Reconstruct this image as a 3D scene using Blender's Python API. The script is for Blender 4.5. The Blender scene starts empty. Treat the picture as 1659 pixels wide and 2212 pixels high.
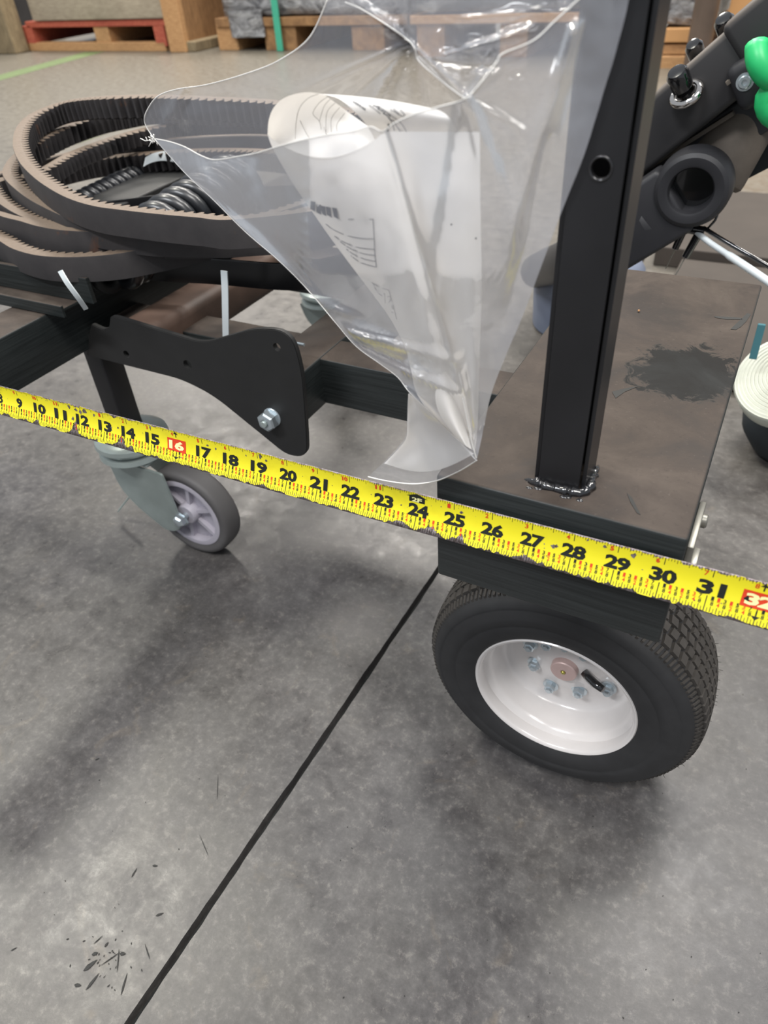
import bpy, bmesh, math, random
from mathutils import Vector, Matrix, noise
random.seed(7)
# ---------------------------------------------------------------- camera
W_, H_ = 1659.0, 2212.0
FPX = 1534.0
CAM = Vector((0.0, 0.0, 0.735))
ROT = Matrix(((0.8847861625909659, -0.2551649128467851, 0.38992860082256803),
              (0.46228352220449553, 0.5860489024827695, -0.6654627179616804),
              (-0.058714492127231024, 0.7690497715691967, 0.6364864941721917)))
sc = bpy.context.scene
cam_d = bpy.data.cameras.new('camera')
cam = bpy.data.objects.new('camera', cam_d)
sc.collection.objects.link(cam)
cam.matrix_world = Matrix.Translation(CAM) @ ROT.to_4x4()
cam_d.sensor_fit = 'VERTICAL'
cam_d.sensor_height = 34.6
cam_d.sensor_width = 34.6 * W_ / H_
cam_d.lens = FPX / H_ * 34.6
cam_d.clip_start = 0.02
cam_d.dof.use_dof = True
cam_d.dof.focus_distance = 0.56
cam_d.dof.aperture_fstop = 9.0
sc.camera = cam
# ---------------------------------------------------------------- world, lamps, exposure
world = bpy.data.worlds.new('world'); sc.world = world
world.use_nodes = True
world.node_tree.nodes['Background'].inputs[0].default_value = (0.86, 0.92, 1.0, 1)
world.node_tree.nodes['Background'].inputs[1].default_value = 0.50
def lamp(name, loc, size, power, col=(1, .97, .93), sizey=None):
    d = bpy.data.lights.new(name, 'AREA'); d.shape = 'RECTANGLE'
    d.size = size; d.size_y = sizey or size; d.energy = power; d.color = col
    o = bpy.data.objects.new(name, d); sc.collection.objects.link(o); o.location = loc
    return o
lamp('high_bay_or_fill_lamp', (-4.5, 1.15, 7.0), 0.9, 330, (1, .97, .86), .9)
lamp('high_bay_or_fill_lamp', (0.1, 3.9, 7.0), 2.4, 330, (1, .97, .92), 1.4)
lamp('high_bay_or_fill_lamp', (-4.0, 6.6, 7.0), 2.2, 520, (1, .94, .86), 1.4)
lamp('high_bay_or_fill_lamp', (2.5, 6.5, 7.0), 2.4, 420, (1, .96, .90), 1.4)
lamp('high_bay_or_fill_lamp', (2.2, -2.2, 7.0), 3.0, 480, (1, .97, .93), 2.5)  # soft front fill, added to brighten the paper and bag
lamp('high_bay_or_fill_lamp', (-3.0, -4.5, 7.0), 3.0, 520, (.95, .97, 1.0), .9)  # second front fill, cooler, added to lift the shaded front sides
lamp('high_bay_or_fill_lamp', (-8.0, 8.0, 7.0), 2.5, 450, (1, .94, .86), .9)
sc.view_settings.view_transform = 'Standard'
sc.view_settings.look = 'None'
sc.view_settings.exposure = 0.0
sc.view_settings.gamma = 1.0
sc.view_settings.use_curve_mapping = False

# ---------------------------------------------------------------- helpers
def ray(x, y):
    d = ROT @ Vector((x - W_/2, -(y - H_/2), -FPX)); return d
def P(x, y, u=None, v=None, z=None):
    """world point seen in direction (x, y) that lies on the given plane"""
    d = ray(x, y)
    t = (u / d.x) if u is not None else (v / d.y) if v is not None else (z - CAM.z) / d.z
    return CAM + d * t
def lin(c): return c/12.92 if c <= .04045 else ((c+.055)/1.055)**2.4
def rgb(r, g, b): return (lin(r/255), lin(g/255), lin(b/255), 1)
def link(o, parent=None):
    sc.collection.objects.link(o)
    if parent: o.parent = parent
    return o
def tag(o, label=None, cat=None, group=None, kind=None):
    if label: o['label'] = label
    if cat: o['category'] = cat
    if group: o['group'] = group
    if kind: o['kind'] = kind
    return o
def empty(name, loc=(0, 0, 0)):
    o = bpy.data.objects.new(name, None); link(o); o.location = loc; o.empty_display_size = .05
    return o
def finish(name, bm, mat, parent=None, smooth=False, recalc=True, auto=None):
    if recalc: bmesh.ops.recalc_face_normals(bm, faces=bm.faces)
    me = bpy.data.meshes.new(name); bm.to_mesh(me); bm.free()
    me.materials.append(mat)
    if smooth or auto:
        me.polygons.foreach_set('use_smooth', [True]*len(me.polygons))
    if auto:
        me.set_sharp_from_angle(angle=math.radians(auto))
    o = bpy.data.objects.new(name, me); link(o)
    if parent:
        o.parent = parent
        o.matrix_parent_inverse = Matrix.Translation(-Vector(parent_loc(parent)))
    return o
def parent_loc(p):
    l = Vector((0, 0, 0))
    if p.type == 'EMPTY' : l = Vector(p.location)
    return l
def box(bm, x0, x1, y0, y1, z0, z1, bev=0, seg=2):
    M = Matrix.Translation(((x0+x1)/2, (y0+y1)/2, (z0+z1)/2)) @ Matrix.Diagonal((abs(x1-x0), abs(y1-y0), abs(z1-z0), 1))
    r = bmesh.ops.create_cube(bm, size=1, matrix=M)
    if bev:
        es = list({e for v in r['verts'] for e in v.link_edges})
        bmesh.ops.bevel(bm, geom=es, offset=bev, segments=seg, affect='EDGES', profile=.5)
def obox(bm, p0, p1, w, h, up=(0, 0, 1), bev=0):
    """bar of section w x h from p0 to p1"""
    p0 = Vector(p0); p1 = Vector(p1); d = (p1-p0); L = d.length; d.normalize()
    s = d.cross(Vector(up)).normalized(); n = s.cross(d).normalized()
    M = Matrix((( s.x, d.x, n.x, (p0.x+p1.x)/2), (s.y, d.y, n.y, (p0.y+p1.y)/2), (s.z, d.z, n.z, (p0.z+p1.z)/2), (0, 0, 0, 1)))
    r = bmesh.ops.create_cube(bm, size=1, matrix=M @ Matrix.Diagonal((w, L, h, 1)))
    if bev:
        es = list({e for v in r['verts'] for e in v.link_edges})
        bmesh.ops.bevel(bm, geom=es, offset=bev, segments=3, affect='EDGES', profile=.5)
def frame_of(ax):
    ax = Vector(ax).normalized()
    h = Vector((0, 0, 1)) if abs(ax.z) < .9 else Vector((1, 0, 0))
    a = ax.cross(h).normalized(); b = ax.cross(a).normalized()
    return ax, a, b
def revolve(bm, prof, origin, axis, seg=48, closed=False, ph=0):
    ax, a, b = frame_of(axis); o = Vector(origin); rings = []
    for (h, r) in prof:
        if r < 1e-6: rings.append([bm.verts.new(o+ax*h)])
        else: rings.append([bm.verts.new(o+ax*h+(a*math.cos(ph+2*math.pi*i/seg)+b*math.sin(ph+2*math.pi*i/seg))*r) for i in range(seg)])
    pairs = list(zip(rings, rings[1:])) + ([(rings[-1], rings[0])] if closed else [])
    for A, B in pairs:
        for i in range(seg):
            j = (i+1) % seg
            if len(A) == 1 and len(B) == 1: continue
            if len(A) == 1: bm.faces.new((A[0], B[j], B[i]))
            elif len(B) == 1: bm.faces.new((A[i], A[j], B[0]))
            else: bm.faces.new((A[i], A[j], B[j], B[i]))
def cyl(bm, p0, p1, r0, r1=None, seg=20, bev=0):
    p0 = Vector(p0); p1 = Vector(p1); L = (p1-p0).length; r1 = r0 if r1 is None else r1
    if bev: pr_ = [(0, 0), (0, r0-bev), (bev, r0), (L-bev, r1), (L, r1-bev), (L, 0)]
    else: pr_ = [(0, 0), (0, r0), (L, r1), (L, 0)]
    revolve(bm, pr_, p0, p1-p0, seg)
def catmull(pts, n, closed=False):
    pts = [Vector(p) for p in pts]; N = len(pts); out = []
    rng = range(N) if closed else range(N-1)
    for i in rng:
        g = (lambda k: pts[k % N]) if closed else (lambda k: pts[max(0, min(N-1, k))])
        p0, p1, p2, p3 = g(i-1), g(i), g(i+1), g(i+2)
        for k in range(n):
            t = k/n
            out.append(.5*((2*p1)+(p2-p0)*t+(2*p0-5*p1+4*p2-p3)*t*t+(3*p1-p0-3*p2+p3)*t**3))
    if not closed: out.append(pts[-1].copy())
    return out
def resample(path, step, closed=False):
    pts = path+[path[0]] if closed else path
    L = [0]
    for a, b in zip(pts, pts[1:]): L.append(L[-1]+(b-a).length)
    n = max(4, int(round(L[-1]/step)))
    if closed: n = (n//4)*4
    out = []; k = 0
    for i in range(n if closed else n+1):
        s = L[-1]*i/n
        while k < len(L)-2 and L[k+1] < s: k += 1
        t = (s-L[k])/max(1e-9, L[k+1]-L[k]); out.append(pts[k].lerp(pts[k+1], t))
    return out
def tube(bm, path, r, seg=10, closed=False, rfun=None):
    n = len(path); rings = []; prev = None
    for i, p in enumerate(path):
        if closed: d = path[(i+1) % n]-path[i-1]
        else: d = path[min(n-1, i+1)]-path[max(0, i-1)]
        d.normalize()
        if prev is None: ax, a, b = frame_of(d)
        else:
            a = prev-d*prev.dot(d); a.normalize(); b = d.cross(a)
        prev = a; rr = rfun(i/n) if rfun else r
        rings.append([bm.verts.new(p+(a*math.cos(2*math.pi*k/seg)+b*math.sin(2*math.pi*k/seg))*rr) for k in range(seg)])
    for i in range(n if closed else n-1):
        A = rings[i]; B = rings[(i+1) % n]
        for k in range(seg): bm.faces.new((A[k], A[(k+1) % seg], B[(k+1) % seg], B[k]))
    if not closed:
        bm.faces.new(rings[0][::-1]); bm.faces.new(rings[-1])
def rod(bm, p0, p1, r, seg=10): cyl(bm, p0, p1, r, r, seg)
def eval_mesh(o):
    dg = bpy.context.evaluated_depsgraph_get(); dg.update()
    return bpy.data.meshes.new_from_object(o.evaluated_get(dg))
def cut(o, cutter_bm, auto=35):
    me = bpy.data.meshes.new('c'); cutter_bm.to_mesh(me); cutter_bm.free()
    c = bpy.data.objects.new('c', me); link(c)
    m = o.modifiers.new('b', 'BOOLEAN'); m.operation = 'DIFFERENCE'; m.object = c; m.solver = 'EXACT'
    bpy.context.view_layer.update()
    nm = eval_mesh(o); o.modifiers.clear(); o.data = nm
    bpy.data.objects.remove(c)
    nm.polygons.foreach_set('use_smooth', [True]*len(nm.polygons)); nm.set_sharp_from_angle(angle=math.radians(auto))
def plate(name, pts2, to3, thick_vec, mat, parent, bev=.0008):
    """extruded polygon; pts2 are 2D, to3 maps them into the world"""
    bm = bmesh.new()
    vs = [bm.verts.new(to3(p)) for p in pts2]; f = bm.faces.new(vs)
    r = bmesh.ops.extrude_face_region(bm, geom=[f])
    nv = [g for g in r['geom'] if isinstance(g, bmesh.types.BMVert)]
    bmesh.ops.translate(bm, verts=nv, vec=thick_vec)
    bmesh.ops.recalc_face_normals(bm, faces=bm.faces)
    if bev:
        es = [e for e in bm.edges if len(e.link_faces) == 2 and any(len(f.verts) > 4 for f in e.link_faces)]
        bmesh.ops.bevel(bm, geom=es, offset=bev, segments=2, affect='EDGES')
    return finish(name, bm, mat, parent, auto=35)
def round_poly(pts, rad, n=6):
    out = []; N = len(pts)
    for i in range(N):
        p = Vector(pts[i]); a = Vector(pts[i-1]); b = Vector(pts[(i+1) % N]); r = rad[i] if isinstance(rad, (list, tuple)) else rad
        if r <= 0: out.append(p); continue
        da = (a-p); db = (b-p); r1 = min(r, da.length*.49, db.length*.49)
        s = p+da.normalized()*r1; e = p+db.normalized()*r1
        for k in range(n+1):
            t = k/n; out.append((s*(1-t)+p*t)*(1-t)+(p*(1-t)+e*t)*t)
    return out

# ---------------------------------------------------------------- materials
def new_mat(name):
    m = bpy.data.materials.new(name); m.use_nodes = True
    nt = m.node_tree; b = nt.nodes['Principled BSDF']
    return m, nt, b
def N(nt, t, **k):
    n = nt.nodes.new(t)
    for a, v in k.items(): setattr(n, a, v)
    return n
def mix_col(nt, fac, a, b, mode='MIX'):
    n = N(nt, 'ShaderNodeMix', data_type='RGBA', blend_type=mode)
    for s, val in ((0, fac), (6, a), (7, b)):
        if isinstance(val, bpy.types.NodeSocket): nt.links.new(val, n.inputs[s])
        else: n.inputs[s].default_value = val
    return n.outputs[2]
def noise_tex(nt, scale, detail=4, rough=.6, vec=None, dist=0):
    n = N(nt, 'ShaderNodeTexNoise'); n.inputs['Scale'].default_value = scale; n.inputs['Detail'].default_value = detail
    n.inputs['Roughness'].default_value = rough; n.inputs['Distortion'].default_value = dist
    if vec: nt.links.new(vec, n.inputs['Vector'])
    return n.outputs['Fac']
def ramp(nt, fac, lo, hi, a=0., b=1.):
    n = N(nt, 'ShaderNodeMapRange'); n.inputs[1].default_value = lo; n.inputs[2].default_value = hi
    n.inputs[3].default_value = a; n.inputs[4].default_value = b; nt.links.new(fac, n.inputs[0]); return n.outputs[0]
def math_(nt, op, a, b=None):
    n = N(nt, 'ShaderNodeMath', operation=op)
    for i, v in enumerate((a, b)):
        if v is None: continue
        if isinstance(v, bpy.types.NodeSocket): nt.links.new(v, n.inputs[i])
        else: n.inputs[i].default_value = v
    return n.outputs[0]
def pos(nt, sx=1, sy=1, sz=1):
    g = N(nt, 'ShaderNodeNewGeometry'); m = N(nt, 'ShaderNodeMapping'); m.inputs['Scale'].default_value = (sx, sy, sz)
    nt.links.new(g.outputs['Position'], m.inputs['Vector']); return m.outputs['Vector']
def bump(nt, b, h, strength=.3, dist=.001):
    n = N(nt, 'ShaderNodeBump'); n.inputs['Strength'].default_value = strength; n.inputs['Distance'].default_value = dist
    nt.links.new(h, n.inputs['Height']); nt.links.new(n.outputs[0], b.inputs['Normal'])
def simple(name, col, rough=.5, metal=0, spec=.5, var=0.0, scale=40, bmp=0, coat=0):
    m, nt, b = new_mat(name)
    b.inputs['Roughness'].default_value = rough; b.inputs['Metallic'].default_value = metal
    b.inputs['Specular IOR Level'].default_value = spec; b.inputs['Coat Weight'].default_value = coat
    f = noise_tex(nt, scale, 5, .6, pos(nt))
    if var:
        a = tuple(c*(1-var) for c in col[:3])+(1,); c2 = tuple(min(1, c*(1+var)) for c in col[:3])+(1,)
        nt.links.new(mix_col(nt, ramp(nt, f, .3, .7), a, c2), b.inputs['Base Color'])
    else: b.inputs['Base Color'].default_value = col
    if bmp: bump(nt, b, f, bmp, .001)
    return m

def mat_concrete():
    m, nt, b = new_mat('polished_concrete')
    v = pos(nt)
    big = noise_tex(nt, 2.2, 4, .6, v, .4); mid = noise_tex(nt, 26, 8, .72, v, .3); fine = noise_tex(nt, 95, 8, .78, v); patch = noise_tex(nt, 5, 5, .6, pos(nt, 1, .7, 1), .8)
    c = mix_col(nt, ramp(nt, mid, .36, .66), rgb(64, 62, 63), rgb(87, 85, 85))
    c = mix_col(nt, ramp(nt, big, .42, .7, 0, .4), c, rgb(104, 100, 93))
    c = mix_col(nt, ramp(nt, patch, .54, .75, 0, .3), c, rgb(62, 60, 62))
    warm = noise_tex(nt, 16, 4, .7, pos(nt, 1, 1, 1), 1.0)
    c = mix_col(nt, ramp(nt, warm, .6, .78, 0, .35), c, rgb(120, 108, 92))
    c = mix_col(nt, ramp(nt, fine, .38, .56, .55, 0), c, mix_col(nt, .6, c, (0.02, .02, .02, 1)))
    c = mix_col(nt, ramp(nt, fine, .54, .66, 0, .35), c, rgb(132, 128, 122))
    # stronger, warmer light further into the hall, painted into the concrete colour
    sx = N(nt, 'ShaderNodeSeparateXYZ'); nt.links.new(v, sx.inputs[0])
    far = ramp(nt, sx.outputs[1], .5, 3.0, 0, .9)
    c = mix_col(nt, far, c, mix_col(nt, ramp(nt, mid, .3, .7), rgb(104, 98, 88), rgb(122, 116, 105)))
    nt.links.new(c, b.inputs['Base Color'])
    r = ramp(nt, mid, .3, .7, .24, .50); nt.links.new(r, b.inputs['Roughness'])
    b.inputs['Specular IOR Level'].default_value = .42
    bump(nt, b, math_(nt, 'ADD', fine, mid), .12, .001)
    return m
def mat_black_steel():
    m, nt, b = new_mat('black_painted_steel')
    g = N(nt, 'ShaderNodeNewGeometry'); s = N(nt, 'ShaderNodeSeparateXYZ'); nt.links.new(g.outputs['Normal'], s.inputs[0])
    v = pos(nt); brush = noise_tex(nt, 30, 4, .6, pos(nt, .4, .4, 14)); n1 = noise_tex(nt, 14, 5, .65, v, .5); n2 = noise_tex(nt, 260, 3, .7, v)
    base = mix_col(nt, ramp(nt, brush, .35, .65), rgb(30, 34, 34), rgb(46, 50, 50))
    dustc = mix_col(nt, ramp(nt, n1, .35, .65), rgb(54, 47, 43), rgb(74, 66, 60))
    dustc = mix_col(nt, ramp(nt, n2, .62, .75, 0, .4), dustc, rgb(92, 84, 78))
    dustc = mix_col(nt, ramp(nt, n2, .25, .4, .5, 0), dustc, rgb(44, 39, 37))
    up = ramp(nt, s.outputs[2], .6, .97)
    up = math_(nt, 'MULTIPLY', up, ramp(nt, n1, .2, .5, .7, 1))
    # the handled, dust-free patch on the top of the beam
    P0 = P(1480, 802, z=.469)
    sub = N(nt, 'ShaderNodeVectorMath', operation='SUBTRACT'); nt.links.new(g.outputs['Position'], sub.inputs[0]); sub.inputs[1].default_value = P0
    mp = N(nt, 'ShaderNodeMapping'); nt.links.new(sub.outputs[0], mp.inputs['Vector']); mp.inputs['Scale'].default_value = (1/.037, 1/.042, 1/.02)
    ln = N(nt, 'ShaderNodeVectorMath', operation='LENGTH'); nt.links.new(mp.outputs[0], ln.inputs[0])
    edge = math_(nt, 'ADD', ln.outputs['Value'], math_(nt, 'MULTIPLY', noise_tex(nt, 38, 7, .75, v, 1.5), 1.9))
    clean = ramp(nt, edge, 1.86, 2.02, .92, 0)
    up0 = up; up = math_(nt, 'MULTIPLY', up, math_(nt, 'SUBTRACT', 1.0, clean))
    base = mix_col(nt, math_(nt, 'MULTIPLY', clean, up0), base, rgb(20, 20, 20))
    nt.links.new(mix_col(nt, up, base, dustc), b.inputs['Base Color'])
    nt.links.new(ramp(nt, up0, 0, 1, .36, .60), b.inputs['Roughness'])
    nt.links.new(ramp(nt, up0, 0, 1, .42, .14), b.inputs['Specular IOR Level'])
    bump(nt, b, math_(nt, 'ADD', brush, n2), .12, .0006)
    return m
def mat_dusty(name, base, dust, rough=.5):
    m, nt, b = new_mat(name)
    g = N(nt, 'ShaderNodeNewGeometry'); s_ = N(nt, 'ShaderNodeSeparateXYZ'); nt.links.new(g.outputs['Normal'], s_.inputs[0])
    n1 = noise_tex(nt, 30, 5, .65, pos(nt)); up = math_(nt, 'MULTIPLY', ramp(nt, s_.outputs[2], .1, .8), ramp(nt, n1, .25, .6, .7, 1))
    nt.links.new(mix_col(nt, up, base, dust), b.inputs['Base Color']); b.inputs['Roughness'].default_value = rough
    b.inputs['Specular IOR Level'].default_value = .4; bump(nt, b, n1, .08, .001); return m
def mat_film(name, op, milk, rough=.16):
    m, nt, b = new_mat(name); nt.nodes.remove(b); out = nt.nodes['Material Output']
    tr = N(nt, 'ShaderNodeBsdfTransparent'); tr.inputs[0].default_value = (.985, .988, .99, 1)
    di = N(nt, 'ShaderNodeBsdfDiffuse'); di.inputs[0].default_value = milk
    tl = N(nt, 'ShaderNodeBsdfTranslucent'); tl.inputs[0].default_value = milk
    gl = N(nt, 'ShaderNodeBsdfGlossy'); gl.inputs[0].default_value = (1, 1, 1, 1); gl.inputs['Roughness'].default_value = rough
    v = pos(nt); n1 = noise_tex(nt, 22, 3, .5, v, .5); n2 = noise_tex(nt, 7, 3, .5, pos(nt, 1, 1, .35), .6)
    bp = N(nt, 'ShaderNodeBump'); bp.inputs['Strength'].default_value = .5; bp.inputs['Distance'].default_value = .002
    nt.links.new(n1, bp.inputs['Height'])
    for s in (gl, di): nt.links.new(bp.outputs[0], s.inputs['Normal'])
    m1 = N(nt, 'ShaderNodeMixShader'); m1.inputs[0].default_value = .5; nt.links.new(di.outputs[0], m1.inputs[1]); nt.links.new(tl.outputs[0], m1.inputs[2])
    lw = N(nt, 'ShaderNodeLayerWeight'); lw.inputs[0].default_value = .35
    f = math_(nt, 'ADD', ramp(nt, n2, .3, .7, op*.82, op*1.18), math_(nt, 'MULTIPLY', lw.outputs['Facing'], .12))
    m2 = N(nt, 'ShaderNodeMixShader'); nt.links.new(f, m2.inputs[0]); nt.links.new(tr.outputs[0], m2.inputs[1]); nt.links.new(m1.outputs[0], m2.inputs[2])
    fr = N(nt, 'ShaderNodeFresnel'); fr.inputs[0].default_value = 1.45; nt.links.new(bp.outputs[0], fr.inputs['Normal'])
    m3 = N(nt, 'ShaderNodeMixShader'); nt.links.new(math_(nt, 'MINIMUM', math_(nt, 'MULTIPLY', fr.outputs[0], 1.3), .6), m3.inputs[0])
    nt.links.new(m2.outputs[0], m3.inputs[1]); nt.links.new(gl.outputs[0], m3.inputs[2]); nt.links.new(m3.outputs[0], out.inputs[0])
    return m
def mat_paper():
    m, nt, b = new_mat('manual_paper')
    f = noise_tex(nt, 30, 3, .5, pos(nt))
    nt.links.new(mix_col(nt, f, rgb(244, 241, 238), rgb(250, 248, 245)), b.inputs['Base Color'])
    b.inputs['Roughness'].default_value = .7; b.inputs['Specular IOR Level'].default_value = .2
    tl = N(nt, 'ShaderNodeBsdfTranslucent'); tl.inputs[0].default_value = rgb(238, 230, 218)
    mx = N(nt, 'ShaderNodeMixShader'); mx.inputs[0].default_value = .22; out = nt.nodes['Material Output']
    nt.links.new(b.outputs[0], mx.inputs[1]); nt.links.new(tl.outputs[0], mx.inputs[2]); nt.links.new(mx.outputs[0], out.inputs[0])
    return m
def mat_wood(name, a, c, sx=3, sy=3, sz=30, rough=.75):
    m, nt, b = new_mat(name)
    f = noise_tex(nt, 6, 6, .65, pos(nt, sx, sy, sz), .6); g = noise_tex(nt, 3, 3, .5, pos(nt))
    cc = mix_col(nt, ramp(nt, f, .3, .7), a, c); cc = mix_col(nt, ramp(nt, g, .5, .8, 0, .5), cc, tuple(x*.5 for x in a[:3])+(1,))
    nt.links.new(cc, b.inputs['Base Color']); b.inputs['Roughness'].default_value = rough; bump(nt, b, f, .3, .002)
    return m
def mat_belt():
    m, nt, b = new_mat('belt_rubber')
    v = pos(nt); g = N(nt, 'ShaderNodeNewGeometry'); s = N(nt, 'ShaderNodeSeparateXYZ'); nt.links.new(g.outputs['Normal'], s.inputs[0])
    n1 = noise_tex(nt, 18, 5, .65, v); rust = noise_tex(nt, 9, 5, .7, pos(nt, 1, 1, 1), .5); fi = noise_tex(nt, 300, 3, .7, v)
    c = mix_col(nt, ramp(nt, n1, .3, .7), rgb(50, 48, 49), rgb(64, 61, 61))
    c = mix_col(nt, ramp(nt, rust, .62, .70, 0, .6), c, rgb(120, 72, 34))
    c = mix_col(nt, ramp(nt, s.outputs[2], .5, .9, 0, .85), c, mix_col(nt, fi, rgb(92, 78, 66), rgb(128, 112, 96)))
    nt.links.new(c, b.inputs['Base Color']); b.inputs['Roughness'].default_value = .62; b.inputs['Specular IOR Level'].default_value = .35
    bump(nt, b, fi, .2, .0005)
    return m
def mat_tape_yellow():
    m, nt, b = new_mat('yellow_tape_paint')
    f = noise_tex(nt, 200, 3, .6, pos(nt)); d = noise_tex(nt, 60, 4, .6, pos(nt))
    nt.links.new(mix_col(nt, ramp(nt, d, .55, .8, 0, .6), rgb(232, 220, 34), rgb(210, 196, 26)), b.inputs['Base Color'])
    b.inputs['Roughness'].default_value = .38; b.inputs['Coat Weight'].default_value = .25; bump(nt, b, f, .15, .0004)
    return m
def mat_tape_steel():
    m, nt, b = new_mat('worn_blade_steel')
    f = noise_tex(nt, 500, 4, .7, pos(nt))
    nt.links.new(mix_col(nt, ramp(nt, f, .35, .65), rgb(84, 68, 62), rgb(160, 150, 152)), b.inputs['Base Color'])
    b.inputs['Metallic'].default_value = .55; b.inputs['Roughness'].default_value = .4; bump(nt, b, f, .6, .0004)
    return m
def mat_wrap():
    m, nt, b = new_mat('stretch_wrap')
    f = noise_tex(nt, 5, 5, .7, pos(nt, 1, 1, 2.5), 1.5)
    nt.links.new(mix_col(nt, ramp(nt, f, .35, .7), rgb(80, 80, 84), rgb(190, 190, 192)), b.inputs['Base Color'])
    b.inputs['Roughness'].default_value = .22; b.inputs['Coat Weight'].default_value = .6; bump(nt, b, f, 1.0, .05)
    return m
M = dict(
    concrete=mat_concrete(), steel=mat_black_steel(), belt=mat_belt(), paper=mat_paper(), yellow=mat_tape_yellow(), blade=mat_tape_steel(), wrap=mat_wrap(),
    joint=simple('joint_filler', rgb(24, 26, 26), .8, var=.3, scale=90, bmp=.4),
    post=simple('satin_black_tube', rgb(30, 30, 32), .38, spec=.5, var=.12, scale=30),
    plate=simple('matt_black_plate', rgb(35, 35, 35), .55, spec=.4, var=.08, scale=50, bmp=.05),
    rustedge=simple('brown_tube', rgb(86, 68, 58), .6, var=.25, scale=25, bmp=.1),
    weld=simple('glossy_weld', rgb(38, 38, 40), .12, metal=.4, var=.3, scale=150, bmp=.5, coat=1),
    tyre=simple('tyre_rubber', rgb(44, 44, 45), .62, spec=.4, var=.12, scale=60, bmp=.1),
    tread=simple('tread_rubber', rgb(60, 57, 54), .75, spec=.3, var=.2, scale=80, bmp=.2),
    rim=simple('white_painted_rim', rgb(212, 207, 204), .25, spec=.5, var=.04, scale=20, coat=.4),
    hub=simple('pinkish_hub_cap', rgb(205, 178, 172), .35, metal=.3, var=.08),
    zinc=simple('zinc_plate', rgb(156, 166, 163), .34, metal=.4, var=.15, scale=18, bmp=.05),
    zincnut=simple('bright_zinc', rgb(190, 200, 205), .25, metal=.7, var=.1, scale=60),
    greytyre=simple('grey_rubber_tread', rgb(86, 84, 84), .6, var=.05, scale=30),
    greyhub=simple('lilac_grey_plastic', rgb(176, 172, 182), .5, var=.05),
    gloss=simple('glossy_black_coil', rgb(24, 26, 30), .34, spec=.6, coat=.15),
    blackband=simple('smooth_black_band', rgb(22, 22, 24), .28, spec=.6),
    white=simple('white_nylon', rgb(215, 222, 224), .45, var=.03),
    film_b=mat_film('clear_poly_back', .22, (.52, .53, .58, 1)),
    film_f=mat_film('clear_poly_front', .27, (.60, .61, .67, 1), .22),
    pale_edge=simple('poly_edge_and_highlight', rgb(222, 220, 216), .25),  # pale torn film, also the bright edge highlight built as thin tubes
    ink=simple('black_ink', rgb(22, 26, 22), .5), inkg=simple('grey_ink', rgb(58, 62, 72), .6), red=simple('red_ink', rgb(214, 62, 28), .5), white_ink=simple('pale_ink', rgb(240, 236, 170), .5),
    woodlight=mat_wood('weathered_beam', rgb(148, 136, 118), rgb(184, 172, 152), 3, 3, 20),
    woodred=mat_wood('red_painted_wood', rgb(150, 52, 44), rgb(196, 112, 84), 8, 8, 30),
    woodbrown=mat_wood('brown_pallet_wood', rgb(116, 84, 54), rgb(168, 128, 86), 2, 14, 2),
    woodtan=mat_wood('tan_pallet_wood', rgb(160, 116, 76), rgb(202, 160, 112), 4, 4, 30),
    woodold=mat_wood('old_post_wood', rgb(96, 82, 62), rgb(150, 134, 104), 14, 14, 2),
    card=simple('brown_cardboard', rgb(196, 148, 98), .8, var=.08, scale=6, bmp=.1),
    darkcard=simple('dusty_brown_board', rgb(62, 55, 49), .8, var=.12, scale=7, bmp=.1),
    strap=simple('teal_strap', rgb(70, 170, 140), .4, var=.05),
    line=simple('green_floor_tape', rgb(100, 116, 76), .6, var=.12, scale=14),
    dark=simple('dark_load', rgb(40, 38, 38), .7, var=.2, scale=8),
    arm=mat_dusty('dusty_grey_paint', rgb(52, 51, 52), rgb(108, 99, 91)),
    armside=simple('dark_grey_plastic', rgb(44, 44, 47), .5, spec=.4, var=.08, scale=50, bmp=.06),
    foam=simple('dusty_foam_grip', rgb(106, 98, 90), .85, spec=.2, var=.12, scale=50, bmp=.25),
    chrome=simple('chrome', rgb(215, 210, 205), .08, metal=1),
    knob=simple('black_gloss_knob', rgb(20, 20, 22), .12, coat=1),
    green=simple('green_plastic', rgb(40, 190, 110), .4, var=.05),
    bluegrey=simple('blue_grey_drum_plastic', rgb(112, 120, 138), .5, var=.05, scale=5),
    cream=simple('cream_webbing', rgb(206, 208, 194), .75, var=.06, scale=60, bmp=.2),
    nearblack=simple('black_cloth', rgb(28, 34, 38), .8, var=.1),
    scuff=simple('black_scuff', rgb(30, 30, 28), .7),
    latchm=simple('dull_grey_metal', rgb(150, 148, 140), .4, metal=.6, var=.15),
)

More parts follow.
